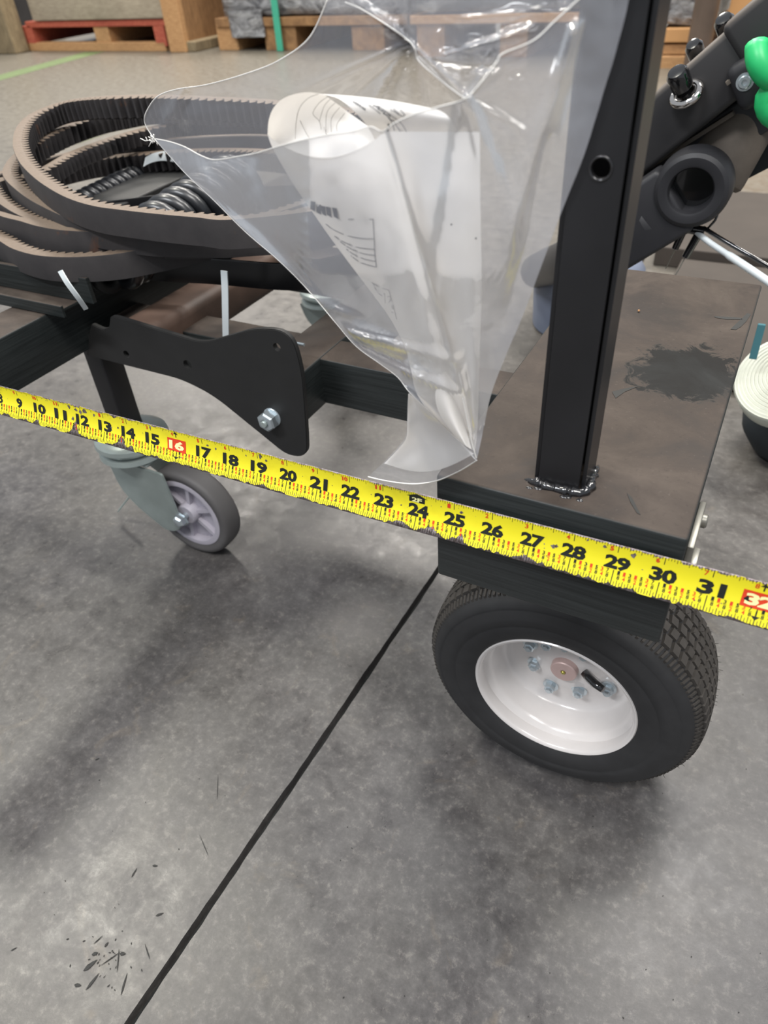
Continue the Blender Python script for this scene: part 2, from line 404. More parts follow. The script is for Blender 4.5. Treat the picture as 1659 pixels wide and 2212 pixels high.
# ---------------------------------------------------------------- floor: two slabs with a saw-cut joint between them
JX0, JX1 = -.3265, -.3185
bm = bmesh.new(); box(bm, -14, 8, -4, 16, -.12, -.014)
floor = finish('floor', bm, M['joint']); floor['kind'] = 'structure'
def slab(x0, x1, jag):
    bm = bmesh.new(); n = 420
    # near edge of the joint is a little ragged
    ys = [-4+ (20*k/n if k else 0) for k in range(n+1)]
    ys = [-4]+[-.3+1.6*k/300 for k in range(301)]+[16]
    top = []; bot = []
    for y in ys:
        j = (noise.noise(Vector((y*60, jag, 0)))*.0007+noise.noise(Vector((y*14, jag, 3)))*.0012) if -.4 < y < 1.35 else 0
        sk = (y-.35)*.022 if -.4 < y < 1.35 else (0.022 if y > 1 else -.09)
        xa = x0 if abs(x0) > 2 else x0+j+sk; xb = x1 if abs(x1) > 2 else x1+j+sk
        top.append((bm.verts.new((xa, y, 0)), bm.verts.new((xb, y, 0)))); bot.append((bm.verts.new((xa, y, -.014)), bm.verts.new((xb, y, -.014))))
    for k in range(len(ys)-1):
        bm.faces.new((top[k][0], top[k][1], top[k+1][1], top[k+1][0]))
        bm.faces.new((bot[k][1], bot[k][0], bot[k+1][0], bot[k+1][1]))
        bm.faces.new((top[k][1], bot[k][1], bot[k+1][1], top[k+1][1]))
        bm.faces.new((top[k][0], top[k+1][0], bot[k+1][0], bot[k][0]))
    finish('concrete_slab', bm, M['concrete'], floor)
slab(-14, JX0, 1.0); slab(JX1, 8, 7.3)
# scuffs and scrapes
bm = bmesh.new()
def flake(px, py, L, w, ang):
    c = P(px, py, z=.0006); d = Vector((math.cos(ang), math.sin(ang), 0))*L/2; s = Vector((-d.y, d.x, 0)).normalized()*w/2
    pts = [c-d, c-d*.3+s, c+d*.4+s*.7, c+d, c+d*.3-s*.8, c-d*.5-s]
    vs = [bm.verts.new(p) for p in pts]; vt = [bm.verts.new(p+Vector((0, 0, .0004))) for p in pts]
    bm.faces.new(vt)
    for i in range(6): bm.faces.new((vs[i], vs[(i+1) % 6], vt[(i+1) % 6], vt[i]))
for (x, y, L, w, a) in [(195, 2085, .014, .004, 1.2), (200, 2120, .016, .0025, 1.5), (168, 2128, .007, .003, .4), (205, 2060, .006, .003, .8), (255, 2075, .02, .001, -.9), (268, 2125, .018, .0016, 2.0), (318, 2055, .016, .001, 2.6), (240, 2070, .02, .0008, 1.1), (212, 2030, .01, .0008, 1.3), (345, 1975, .008, .002, .8), (290, 1885, .01, .0015, 1.7), (335, 1870, .006, .002, .4), (440, 1825, .028, .0007, 2.6), (470, 1700, .03, .0006, 2.2), (265, 2060, .006, .003, .5), (230, 2040, .005, .002, 1.5), (30, 2050, .006, .001, 1), (210, 1640, .005, .0015, 1)]:
    flake(x, y, L, w, a)
for k in range(30): flake(random.gauss(225, 40), random.gauss(2060, 50), random.uniform(.001, .003), random.uniform(.0004, .0011), random.uniform(0, 3.1))
for k in range(60): flake(random.uniform(0, 1659), random.uniform(1300, 2212), random.uniform(.0006, .002), random.uniform(.0004, .001), random.uniform(0, 3.1))
o = finish('scuff_marks', bm, M['scuff'], floor); o['kind'] = 'stuff'
# green lines
def strip_on_floor(a, b, w, label):
    a = Vector(a); b = Vector(b); bm = bmesh.new(); s = (b-a).cross(Vector((0, 0, 1))).normalized()*w/2
    pts = [a-s, b-s, b+s, a+s]; lo = [bm.verts.new(p) for p in pts]; hi = [bm.verts.new(p+Vector((0, 0, .0012))) for p in pts]
    bm.faces.new(hi); bm.faces.new(lo[::-1])
    for i in range(4): bm.faces.new((lo[i], lo[(i+1) % 4], hi[(i+1) % 4], hi[i]))
    tag(finish('floor_tape', bm, M['line']), label, 'floor tape')
strip_on_floor(P(-60, 184, z=.0002), P(205, 112, z=.0002), .21, 'green floor marking line running towards the red-edged wooden pallet')
strip_on_floor(P(95, 330, z=.0002), P(310, 256, z=.0002), .075, 'green floor marking line glimpsed between the loops of the rubber belts')

# ---------------------------------------------------------------- the cart
cart = empty('equipment_cart', (-.35, .6, 0))
tag(cart, 'black welded steel cart with upright post, box beam, white-rimmed wheel and grey casters', 'cart')
ZT, ZB, V0, V1 = .469, .382, .323, .694
bm = bmesh.new(); box(bm, -.150, 0, V0, V1, ZB, ZT, .0022, 3)
finish('box_beam', bm, M['steel'], cart, auto=40)
# small clean marks on top of the beam
def mark(*quads):
    bm = bmesh.new()
    for pts in quads:
        bm.faces.new([bm.verts.new(P(x, y, z=ZT+.0003)) for x, y in pts])
    finish('clean_mark', bm, M['scuff'], cart, recalc=False)
mark([(1542, 683), (1570, 684), (1600, 686), (1604, 690), (1570, 690), (1546, 686)], [(1614, 676), (1622, 679), (1612, 694), (1598, 692)], [(1598, 692), (1612, 694), (1600, 706), (1586, 703)], [(1586, 703), (1600, 706), (1590, 712), (1578, 711)])
mark([(1322, 846), (1345, 840), (1350, 846), (1330, 860)], [(1345, 840), (1382, 833), (1350, 846)])
mark([(1354, 1064), (1366, 1076), (1374, 1092), (1362, 1085)], [(1374, 1092), (1362, 1085), (1376, 1108), (1384, 1112)])
bm = bmesh.new(); c = P(1380, 671, z=ZT+.0012); bmesh.ops.create_icosphere(bm, subdivisions=1, radius=.0011, matrix=Matrix.Translation(c))
tag(finish('wood_crumb', bm, M['woodtan']), 'tiny tan wood crumb on the dusty top of the black box beam', 'crumb')
# post
px0, px1, py0, py1 = -.0931, -.0625, .3405, .372
bm = bmesh.new(); box(bm, px0, px1, py0, py1, ZT-.001, 1.45)
es = [e for e in bm.edges if abs(e.verts[0].co.z-e.verts[1].co.z) > .1]
bmesh.ops.bevel(bm, geom=es, offset=.0032, segments=4, affect='EDGES')
post = finish('upright_post', bm, M['post'], cart, auto=35)
cb = bmesh.new(); box(cb, px0+.0022, px1-.0022, py0+.0022, py1-.0022, ZT-.01, 1.46)
hc = P(1298, 364, v=py0)
cut(post, cb)
cb = bmesh.new(); cyl(cb, (hc.x, py0-.01, hc.z), (hc.x, py0+.008, hc.z), .0042, seg=32); cut(post, cb)
bm = bmesh.new(); revolve(bm, [(0, .0042), (-.0006, .0046), (-.0006, .0052), (.0002, .0056), (.0004, .0042)], (hc.x, py0, hc.z), (0, 1, 0), 32, closed=True)
finish('hole_rim', bm, M['weld'], cart, smooth=True)
# weld beads
bm = bmesh.new()
path = [Vector((px0-.006, py0+.0005, ZT-.0006)), Vector((px0+.002, py0-.0012, ZT+.0002)), Vector(((px0+px1)/2, py0-.0018, ZT+.0002)), Vector((px1-.001, py0-.0012, ZT+.0008)), Vector((px1+.0018, py0+.004, ZT+.0008)), Vector((px1+.0012, py0+.018, ZT+.0002)), Vector((px1+.0008, py1, ZT-.0008))]
pth = resample(catmull(path, 20), .0011)
def wr(t): return (.0030+.0005*abs(math.sin(t*37))+.0014*noise.noise(Vector((t*26, 0, 0))))*min(1, .35+t*5, .35+(1-t)*2.2)
pth = [p+Vector((noise.noise(p*300)*.0012, noise.noise(p*300+Vector((9, 0, 0)))*.0012, noise.noise(p*250)*.001)) for p in pth]
tube(bm, pth, .003, 10, rfun=wr)
for k in range(9):
    bmesh.ops.create_icosphere(bm, subdivisions=2, radius=random.uniform(.0008, .0018), matrix=Matrix.Translation((random.uniform(px0, px1+.006), py0-random.uniform(.003, .008), ZT-.0002)) @ Matrix.Diagonal((1.8, 1, .6, 1)))
finish('weld_bead', bm, M['weld'], cart, smooth=True)

# big pneumatic wheel ---------------------------------------------------------
WC = Vector((-.0788, .4345, .1395)); AX = Vector((0, 1, 0)); RT = .1395; WT = .098
prof = [(.012, .0815), (.0005, .0805), (-.0022, .0825), (-.0028, .0845), (.0005, .087), (.0105, .0838), (.0135, .0775), (.020, .0745), (.040, .0730), (.046, .070), (.0485, .062), (.0475, .054), (.047, .046), (.0445, .040), (.0425, .030), (.0415, .019), (.0415, 0)]
prof = [(h, r-.0045) for h, r in prof[:-1]] + [(.0415, 0)]
prof[-2] = (.0415, .0145)
bm = bmesh.new(); revolve(bm, prof, WC, AX, 96)
wheel = finish('wheel', bm, M['rim'], cart, auto=50); wheel['label'] = 'white painted steel wheel rim with pneumatic tyre'
tp = [(-.0005, .0800), (-.004, .084), (-.0055, .092), (-.0065, .1000), (-.006, .1015), (-.0068, .1025), (-.0062, .110), (-.0035, .118), (-.003, .1195), (-.0032, .1205), (.0015, .1265), (.008, .1315), (.016, .1345), (.03, .1362), (WT/2, .1368), (WT-.03, .1362), (WT-.016, .1345), (WT-.008, .1315), (WT, .124), (WT+.003, .112), (WT, .09), (WT-.006, .078)]
bm = bmesh.new(); revolve(bm, tp, WC, AX, 128); finish('tyre', bm, M['tyre'], wheel, smooth=True)
# tread lugs
bm = bmesh.new()
def lug(a, h0, h1, rb, hgt, da, skew=0):
    vs = []
    for (h, aa) in ((h0, a-da+skew), (h1, a-da), (h1, a+da), (h0, a+da+skew)):
        d = Vector((math.cos(aa), 0, math.sin(aa)))
        vs.append((WC+AX*h+d*rb(h), d))
    lo = [bm.verts.new(p) for p, d in vs]; cen = sum((p for p, d in vs), Vector())/4
    hi = [bm.verts.new(p+(cen-p)*.12+d*hgt) for p, d in vs]
    bm.faces.new(hi)
    for i in range(4): bm.faces.new((lo[i], lo[(i+1) % 4], hi[(i+1) % 4], hi[i]))
def rb(h):
    for (a, ra), (b, r2) in zip(tp[10:], tp[11:]):
        if a <= h <= b: return ra+(r2-ra)*(h-a)/(b-a)-.0008
    return .134
NL = 76
for k in range(NL):
    a = 2*math.pi*k/NL
    for j, (h0, h1) in enumerate([(.0135, .024), (.0255, .036), (.0375, .0475), (.0495, .0595), (.061, .0715), (.073, .0845)]):
        lug(a+(math.pi/NL if j % 2 else 0), h0, h1, rb, .0042, math.pi/NL*.78, .012*(1 if j % 2 else -1))
for k in range(NL*2):
    a = math.pi*k/NL
    lug(a, .0045, .0125, rb, .003, math.pi/NL*.24, .01)
    lug(a, WT-.0125, WT-.0045, rb, .003, math.pi/NL*.24, .01)
    # moulding hairs on the shoulder
    if k % 2 == 0:
        d = Vector((math.cos(a), 0, math.sin(a))); p = WC+AX*random.uniform(.003, .012)+d*.131
        if p.z < .25: cyl(bm, p, p+d*.003+AX*-.001+Vector((0, 0, random.uniform(-.001, .001))), .0004, .0002, 4)
    d = Vector((math.cos(a), 0, math.sin(a))); p = WC+AX*random.uniform(.04, .09)+d*.139
    if p.z > .05: cyl(bm, p, p+d*.0035, .0004, .0002, 4)
o = finish('tread_lugs', bm, M['tread'], wheel); o['kind'] = 'stuff'
HV = WC.y+.0415
bm = bmesh.new(); revolve(bm, [(0, .014), (-.006, .0135), (-.007, .0125), (-.0072, .003), (-.0062, .002), (-.0062, 0)], (WC.x, HV, WC.z), AX, 40)
finish('hub_cap', bm, M['hub'], wheel, auto=40)
bm = bmesh.new(); bmesh.ops.create_uvsphere(bm, u_segments=14, v_segments=8, radius=.0024, matrix=Matrix.Translation((WC.x, HV-.0068, WC.z)))
finish('grease_nipple', bm, simple('brass', rgb(180, 170, 90), .3, metal=.8), wheel, smooth=True)
bolt_me = None
_h = Vector((WC.x, HV+.003, WC.z)); _q = [P(1152, 1441, v=HV-.003), P(1186, 1489, v=HV-.003), P(1248, 1500, v=HV-.003), P(1311, 1496, v=HV-.003), P(1142, 1399, v=HV-.003)]
_q += [_h+Vector((.033*math.cos(math.radians(d_)), 0, .033*math.sin(math.radians(d_)))) for d_ in (60, 95, 130)]
for k in range(8):
    c = Vector((_q[k].x, HV+.003, _q[k].z)); a = k*.7
    if bolt_me is None:
        bm = bmesh.new(); revolve(bm, [(.003, 0), (.003, .0075), (-.0008, .0075), (-.0012, .0058), (-.0068, .0058), (-.0075, .0048), (-.0075, .0036), (-.0095, .003), (-.0095, 0)], (0, 0, 0), AX, 6)
        revolve(bm, [(.001, 0), (.001, .0082), (-.0008, .0082), (-.001, .006)], (0, 0, 0), AX, 24)
        o = finish('wheel_nut', bm, M['zincnut'], wheel, auto=30); bolt_me = o
    else:
        o = bolt_me.copy(); link(o)
        o.parent = wheel
    o.location = c; o.rotation_euler = (0, a, 0)
# valve stem
bm = bmesh.new(); a0 = P(1262, 1452, v=HV-.002); tube(bm, [a0, a0+Vector((.006, -.004, -.001)), a0+Vector((.014, -.010, .0005)), a0+Vector((.022, -.015, .003))], .0042, 12, rfun=lambda t: .0046 if t < .6 else .0036)
finish('valve_stem', bm, M['knob'], wheel, smooth=True)
# axle and hanger under the beam (behind the wheel)
bm = bmesh.new(); cyl(bm, (WC.x, HV+.004, WC.z), (WC.x, .60, WC.z), .012, seg=20); box(bm, WC.x-.03, WC.x+.03, .575, .605, WC.z-.02, ZB+.001, .002)
finish('axle_hanger', bm, M['plate'], cart)

# frame beams ----------------------------------------------------------------
def beam(name, a, mat='steel', bev=.003):
    bm = bmesh.new(); box(bm, *a, bev, 3); return finish(name, bm, M[mat], cart, auto=40)
beam('side_beam', (-.807, -.745, .15, 1.22, .336, .402))
beam('side_beam', (-.480, -.423, .5625, .93, .300, .361))
beam('cross_beam', (-.7455, -.02, .605, .655, .3015, .3595), bev=.002)
beam('spacer_block', (-.125, -.03, .61, .65, .360, .3835))
beam('cross_beam', (-.7455, -.479, .875, .925, .3015, .3595), bev=.002)
bm = bmesh.new(); obox(bm, (-.655, .562, .357), (-.655, .873, .357), .060, .052, bev=.012)
finish('round_edge_tube', bm, M['rustedge'], cart, auto=60)
# leg and front caster
beam('leg', (-.775, -.744, .566, .601, .195, .337), 'post')
# flat channel lying across the left beam
bm = bmesh.new(); box(bm, -1.7, -.727, .515, .553, .4025, .4065, .001); box(bm, -1.7, -.700, .549, .555, .4065, .438, .001); box(bm, -1.7, -.712, .5125, .5165, .4025, .417, .001)
finish('channel_bar', bm, M['rustedge'] if False else M['steel'], cart)
# bracket plate with cut holes
V = .555
def pp(x, y): q = P(x, y, v=V); return (q.x, q.z)
pts = [pp(186, 768), pp(196, 700), pp(222, 712), pp(235, 708), pp(238, 684), pp(248, 684), pp(425, 738), pp(452, 738), pp(556, 708), pp(628, 716), pp(652, 800), pp(661, 915), pp(664, 986), pp(622, 986), pp(462, 856), pp(392, 820)]
rad = [.004, .003, .004, .004, .003, .003, .012, .012, .03, .03, .02, .02, .02, .02, .02, .02]
poly = round_poly([Vector(p) for p in pts], rad, 6)
pl = plate('bracket_plate', poly, lambda p: Vector((p[0], V, p[1])), Vector((0, .0065, 0)), M['plate'], cart)
cb = bmesh.new()
for (x, y, r) in [(405, 788, .0062), (273, 765, .0048), (598, 750, .0048)]:
    q = P(x, y, v=V); cyl(cb, (q.x, V-.01, q.z), (q.x, V+.02, q.z), r, seg=24)
cut(pl, cb)
# bolt on plate
q = P(586, 903, v=V)
bm = bmesh.new(); cyl(bm, (q.x+.002, V+.0005, q.z+.002), (q.x+.002, V-.0015, q.z+.002), .0118, seg=28, bev=.0004)
pb = finish('bolt', bm, M['zincnut'], cart, auto=35); pb['label'] = 'zinc bolt with lock nut'
bm = bmesh.new(); revolve(bm, [(0, 0), (0, .0122), (-.0095, .0122), (-.0115, .0105), (-.0125, .008), (-.0125, .0055), (-.0115, .0052), (-.0115, 0)], (q.x, V-.0012, q.z), AX, 6, ph=.4)
finish('lock_nut', bm, M['zincnut'], pb, auto=25)
bm = bmesh.new(); cyl(bm, (q.x, V-.008, q.z), (q.x, V-.0165, q.z), .0042, seg=18, bev=.0008); finish('threaded_end', bm, M['zinc'], pb, auto=35)
bm = bmesh.new(); q = P(640, 752, v=V+.02); cyl(bm, (q.x-.02, V+.03, q.z), (q.x+.004, V+.03, q.z), .0018, seg=10); finish('pin', bm, M['zincnut'], cart)

def caster(C, piv, yaw_fork, label, brake=True):
    """C wheel centre, piv swivel axis x,y"""
    R = .0755
    bm = bmesh.new()
    # swivel dome and stem plate
    zt = .193
    revolve(bm, [(0, 0), (0, .030), (-.002, .046), (-.006, .052), (-.012, .0535), (-.017, .050), (-.019, .044), (-.021, .044), (-.024, .050), (-.030, .052), (-.034, .047), (-.036, .0)], (piv[0], piv[1], zt), (0, 0, 1), 48)
    fork = finish('caster', bm, M['zinc'], cart, auto=40); fork['label'] = label
    w = .024
    for s in (-1, 1):
        y = C.y+s*w
        pts = [(piv[0]-.05, zt-.034), (piv[0]+.044, zt-.034), (piv[0]+.05, zt-.045), (C.x+.017, C.z+.012), (C.x+.014, C.z-.012), (C.x-.008, C.z-.016), (C.x-.03, C.z-.002), (piv[0]-.036, C.z+.045)]
        if brake and s < 0: pts = [(P(x_, y_, v=y).x, P(x_, y_, v=y).z) for x_, y_ in [(232, 985), (352, 1022), (362, 1045), (398, 1132), (386, 1146), (362, 1143), (296, 1088), (262, 1050)]]
        pol = round_poly([Vector(p) for p in pts], [.006, .006, .012, .012, .012, .014, .03, .02], 5)
        plate('fork_plate', pol, lambda p, y=y: Vector((p[0], y, p[1])), Vector((0, -.0035 if s < 0 else .0035, 0)), M['zinc'], fork)
    bm = bmesh.new(); box(bm, piv[0]-.046, piv[0]+.044, C.y-w-.003, C.y+w+.003, zt-.038, zt-.033, .002); finish('fork_crown', bm, M['zinc'], fork)
    # tyre
    bm = bmesh.new(); revolve(bm, [(-.0145, .057), (-.0155, .062), (-.0175, .066), (-.0175, .070), (-.015, .0735), (-.010, .0752), (0, .0755), (.010, .0752), (.015, .0735), (.0175, .070), (.0175, .066), (.0145, .057)], C, AX, 72)
    finish('caster_tyre', bm, M['greytyre'], fork, auto=50)
    bm = bmesh.new(); revolve(bm, [(-.010, .050), (-.0158, .0505), (-.0162, .053), (-.0155, .0585), (.0155, .0585), (.0162, .053), (.0158, .0505), (.010, .050)], C, AX, 72, closed=True)
    revolve(bm, [(-.0185, 0), (-.0185, .0145), (-.016, .0165), (.016, .0165), (.0185, .0145), (.0185, 0)], C, AX, 36)
    for k in range(6):
        a = math.radians(60*k+20); d = Vector((math.cos(a), 0, math.sin(a))); s = Vector((-d.z, 0, d.x))
        obox(bm, C+d*.014, C+d*.0515, .022, .006, up=s)
    revolve(bm, [(-.003, .016), (-.003, .051), (.003, .051), (.003, .016)], C, AX, 48, closed=True)
    finish('caster_hub', bm, M['greyhub'], fork, auto=40)
    bm = bmesh.new(); cyl(bm, C+AX*-.027, C+AX*.034, .005, seg=16)
    revolve(bm, [(0, 0), (0, .0125), (-.0012, .0125), (-.0014, .0098), (-.009, .0098), (-.0115, .0075), (-.0125, .004), (-.0125, 0)], C+AX*-(w+.0035), AX, 6, ph=.3)
    finish('axle_bolt', bm, M['zincnut'], fork, auto=25)
    if brake:
        bm = bmesh.new(); a = P(285, 1066, v=C.y+.01); b = P(256, 1103, v=C.y-.005); obox(bm, a, b, .007, .0022); finish('brake_tab', bm, M['zinc'], fork)
CC = Vector((-.672, .5835, .0755))
caster(CC, (-.757, .5835), 0, 'front swivel caster with grey rubber wheel in a zinc fork')
caster(Vector((-.70, 1.145, .0755)), (-.765, 1.145), 0, 'rear swivel caster in a zinc fork seen behind the frame', False)
beam('leg', (-.782, -.748, 1.128, 1.162, .192, .337), 'post')
# metal latch on the right side of the beam
bm = bmesh.new()
box(bm, 0, .004, .345, .392, .398, .446, .0012); cyl(bm, (.003, .385, .436), (.0075, .385, .436), .0045, seg=16, bev=.001)
box(bm, .004, .008, .350, .366, .396, .43, .001)
lt = finish('side_latch', bm, M['latchm'], cart, auto=35); lt['label'] = 'dull grey metal latch tab'

# ---------------------------------------------------------------- belts
def belt(pts, h, t, label, teeth=True, mat='belt', pitch=.0128, name='drive_belt', seed=0):
    loop = [P(x, y, z=z) for x, y, z in pts]
    path = resample(catmull(loop, 14, True), pitch/4, True)
    n = len(path); cx = sum(p.x for p in path)/n; cy = sum(p.y for p in path)/n
    area = sum(path[i].x*path[(i+1) % n].y-path[(i+1) % n].x*path[i].y for i in range(n))
    bm = bmesh.new(); rings = []
    for i, p in enumerate(path):
        d = path[(i+3) % n]-path[i-3]; d.z = 0; d.normalize()
        inn = Vector((-d.y, d.x, 0)) if area > 0 else Vector((d.y, -d.x, 0))
        ph = i % 4; tt = t+(.0075 if teeth and ph in (0, 1) else 0)
        o0 = p; dn = Vector((0, 0, -h))
        rings.append([bm.verts.new(o0), bm.verts.new(o0+inn*t*.9), bm.verts.new(o0+inn*tt+Vector((0, 0, -.0015))), bm.verts.new(o0+inn*(tt-.001)+dn*.92), bm.verts.new(o0+inn*t*.8+dn), bm.verts.new(o0+dn+inn*.001), bm.verts.new(o0+dn*.05-inn*.0004)])
    for i in range(n):
        A = rings[i]; B = rings[(i+1) % n]
        for k in range(7): bm.faces.new((A[k], A[(k+1) % 7], B[(k+1) % 7], B[k]))
    o = finish(name, bm, M[mat], auto=32)
    tag(o, label, 'belt', 'rubber belts heaped on the cart'); return o
hid = lambda z: [(560, 470, z), (700, 452, z), (820, 415, z), (930, 362, z), (985, 318, z+.01)]
belt([(330, 461, .515), (260, 453, .515), (203, 445, .515), (152, 430, .517), (110, 409, .52), (72, 382, .522), (42, 350, .525), (28, 315, .53), (33, 280, .535), (55, 253, .54), (93, 233, .545), (139, 218, .55), (190, 210, .555), (253, 206, .56), (337, 204, .56), (450, 208, .56), (600, 216, .555), (750, 232, .55), (880, 258, .545), (955, 290, .54), (940, 340, .535), (860, 400, .525), (720, 448, .52), (506, 474, .515), (420, 469, .515)], .030, .013, 'topmost cogged rubber belt of the heap, its loop highest at the back', seed=1)
belt([(300, 499, .487), (170, 478, .49), (85, 443, .492), (35, 410, .495), (6, 378, .50), (14, 350, .502), (38, 326, .505), (75, 300, .51), (130, 274, .515), (200, 250, .52), (260, 237, .522), (330, 226, .525), (450, 226, .525), (600, 235, .52), (780, 262, .515), (900, 300, .51), (930, 350, .50), (860, 420, .495), (700, 480, .488), (520, 500, .486), (430, 503, .486)], .028, .013, 'dusty cogged rubber belt just inside the topmost loop, its cogs showing at the back')
belt([(150, 492, .478), (90, 482, .478), (35, 462, .478), (-10, 432, .48), (-30, 400, .483), (-5, 385, .487), (40, 378, .49), (84, 364, .492), (139, 333, .494), (190, 312, .495), (253, 291, .496), (320, 274, .497), (420, 258, .497), (560, 258, .495), (740, 285, .49), (860, 330, .485), (880, 390, .48), (800, 450, .478), (640, 497, .476), (450, 508, .476), (300, 505, .476), (220, 500, .477)], .024, .012, 'cogged rubber belt with the lowest toothed back edge inside the heap')
belt([(0, 466, .480), (42, 477, .480), (84, 489, .480), (143, 498, .480), (253, 502, .480), (337, 502, .480), (450, 499, .482), (560, 480, .484), (700, 440, .486), (800, 390, .488), (820, 340, .488), (700, 300, .485), (500, 290, .48), (250, 310, .475), (60, 350, .472), (-60, 400, .472), (-70, 440, .475)], .031, .012, 'rubber belt with a rust streak across its smooth outer face', False)
belt([(0, 521, .462), (25, 536, .462), (63, 548, .462), (105, 554, .462), (169, 555, .462), (253, 548, .463), (337, 532, .465), (422, 513, .468), (480, 497, .472), (560, 470, .478), (680, 430, .482), (740, 380, .484), (650, 330, .48), (450, 320, .47), (200, 340, .462), (20, 390, .46), (-70, 440, .46), (-50, 490, .461)], .030, .013, 'lowest front rubber belt with a brown stained top edge', True)
belt([(337, 553, .441), (455, 559, .441), (608, 570, .441), (700, 560, .442), (800, 530, .442), (860, 480, .442), (840, 430, .442), (700, 400, .442), (450, 410, .441), (200, 440, .440), (60, 480, .440), (60, 520, .440), (180, 544, .441)], .032, .004, 'thin glossy black band hanging lowest under the heap', False, 'blackband', name='flat_band')

# coils and bars resting in the heap
def coil(a, b, r0, r1, wire, turns, label, mat='gloss'):
    a = Vector(a); b = Vector(b); ax, e1, e2 = frame_of(b-a); n = int(turns*22); pth = []
    for i in range(n+1):
        t = i/n; r = r0+(r1-r0)*t; an = 2*math.pi*turns*t
        pth.append(a.lerp(b, t)+(e1*math.cos(an)+e2*math.sin(an))*r)
    bm = bmesh.new(); tube(bm, pth, wire, 10)
    tag(finish('coil_spring', bm, M[mat], smooth=True), label, 'spring')
coil((-.700, .60, .440), (-.712, .86, .452), .028, .040, .0098, 11, 'large glossy black coil spring widening towards the plastic bag')
coil((-.965, .76, .425), (-1.00, 1.04, .428), .015, .015, .0075, 17, 'slim glossy black coil spring along the far edge of the flat black bar')
coil((-1.04, .592, .4275), (-.70, .592, .4275), .0185, .0185, .0065, 26, 'dull black coil spring lying across the frame under the front belt', 'plate')
coil((-.80, .66, .425), (-.82, .86, .425), .016, .016, .0065, 15, 'small black coil spring left of the large one inside the belt loops')
bm = bmesh.new(); obox(bm, (-.905, .62, .4195), (-.935, 1.05, .4195), .085, .035, bev=.003)
tag(finish('flat_black_bar', bm, M['plate']), 'wide flat black steel bar lying inside the belt loops', 'steel bar')

# white straps
def ribbon(path, wvec, th, name, mat, label=None, cat=None, parent=None):
    bm = bmesh.new(); w = Vector(wvec)/2; rings = []
    for i, p in enumerate(path):
        d = (path[min(len(path)-1, i+1)]-path[max(0, i-1)]).normalized(); nn = d.cross(w).normalized()*th/2
        rings.append([bm.verts.new(p+w+nn), bm.verts.new(p-w+nn), bm.verts.new(p-w-nn), bm.verts.new(p+w-nn)])
    for A, B in zip(rings, rings[1:]):
        for k in range(4): bm.faces.new((A[k], A[(k+1) % 4], B[(k+1) % 4], B[k]))
    bm.faces.new(rings[0][::-1]); bm.faces.new(rings[-1])
    o = finish(name, bm, mat, parent, auto=40)
    if label: tag(o, label, cat)
    return o
a = [P(130, 585, v=.498), P(146, 612, v=.494), P(168, 642, v=.497), P(186, 668, v=.508)]
ribbon(catmull(a, 6), (.0075, 0, .003), .0012, 'cable_tie', M['white'], 'short white cable tie threaded through the black coils beside the channel bar', 'cable tie')
a = [P(484, 585, v=.600), P(486, 625, v=.598), P(487, 680, v=.5985), P(488, 735, v=.6)]
ribbon(catmull(a, 6), (.009, 0, 0), .0012, 'cable_tie', M['white'], 'long white cable tie hanging straight down behind the bracket plate', 'cable tie')
a = [P(312, 350, v=.93), P(330, 341, v=.945), P(355, 337, v=.96), P(385, 342, v=.97), P(400, 350, v=.97)]
ribbon(catmull(a, 6), (0, .01, .012), .0012, 'cable_tie', M['white'], 'curved white cable tie round the far end of the flat black bar', 'cable tie')

# ---------------------------------------------------------------- tape measure
TH = math.radians(20); TP = Vector((0, math.sin(TH), math.cos(TH))); TN = Vector((0, -math.cos(TH), math.sin(TH))); TW = .0262
def tp3(t, w, off=0):
    """t inches along the tape, w -0.5..0.5 across it"""
    c = Vector((-.1509+(t-24.4)*.0254, .3162, .4412+(t-24.4)*.000413))
    return c+TP*(w*TW)+TN*(.0024*(2*w)**2-.0012+off)
tape = None
T0, T1 = 3.0, 39.0
bm = bmesh.new(); rows = [-.5+k/10 for k in range(11)]; cols = [T0+(T1-T0)*k/144 for k in range(145)]
gA = [[bm.verts.new(tp3(t, w)) for w in rows] for t in cols]; gB = [[bm.verts.new(tp3(t, w, -.00035)) for w in rows] for t in cols]
for i in range(144):
    for j in range(10):
        bm.faces.new((gA[i][j], gA[i+1][j], gA[i+1][j+1], gA[i][j+1])); bm.faces.new((gB[i][j+1], gB[i+1][j+1], gB[i+1][j], gB[i][j]))
    bm.faces.new((gA[i][0], gB[i][0], gB[i+1][0], gA[i+1][0])); bm.faces.new((gA[i][10], gA[i+1][10], gB[i+1][10], gB[i][10]))
bm.faces.new(gA[0]+gB[0][::-1]); bm.faces.new(gA[-1][::-1]+gB[-1])
tape = finish('tape_measure', bm, M['blade'], smooth=True)
tag(tape, 'yellow steel tape measure blade stretched across in front of the cart', 'tape measure')
def nz(t, s, sc_): return noise.noise(Vector((t*sc_, s, 0)))
def chipb(t):
    amp = .05+.06*max(0, math.exp(-((t-24.8)/1.0)**2))+.05*math.exp(-((t-28)/3)**2)+.05*math.exp(-((t-12.5)/2.5)**2)
    c = -.465+amp*max(-.5, nz(t, 1, 2.2)*1.6+nz(t, 5, 9)*.7+nz(t, 9, 28)*.45)
    for tc, wd, am in ((9.9, .12, .13), (11.7, .14, .38), (13.75, .16, .33), (14.2, .1, .18), (23.7, .25, .12), (24.55, .3, .15), (25.3, .1, .1), (27.0, .3, .1), (19.2, .1, .06)):
        c += am*math.exp(-((t-tc)/wd)**2)*(1+.5*nz(t, 3, 30))
    return max(-.495, c)
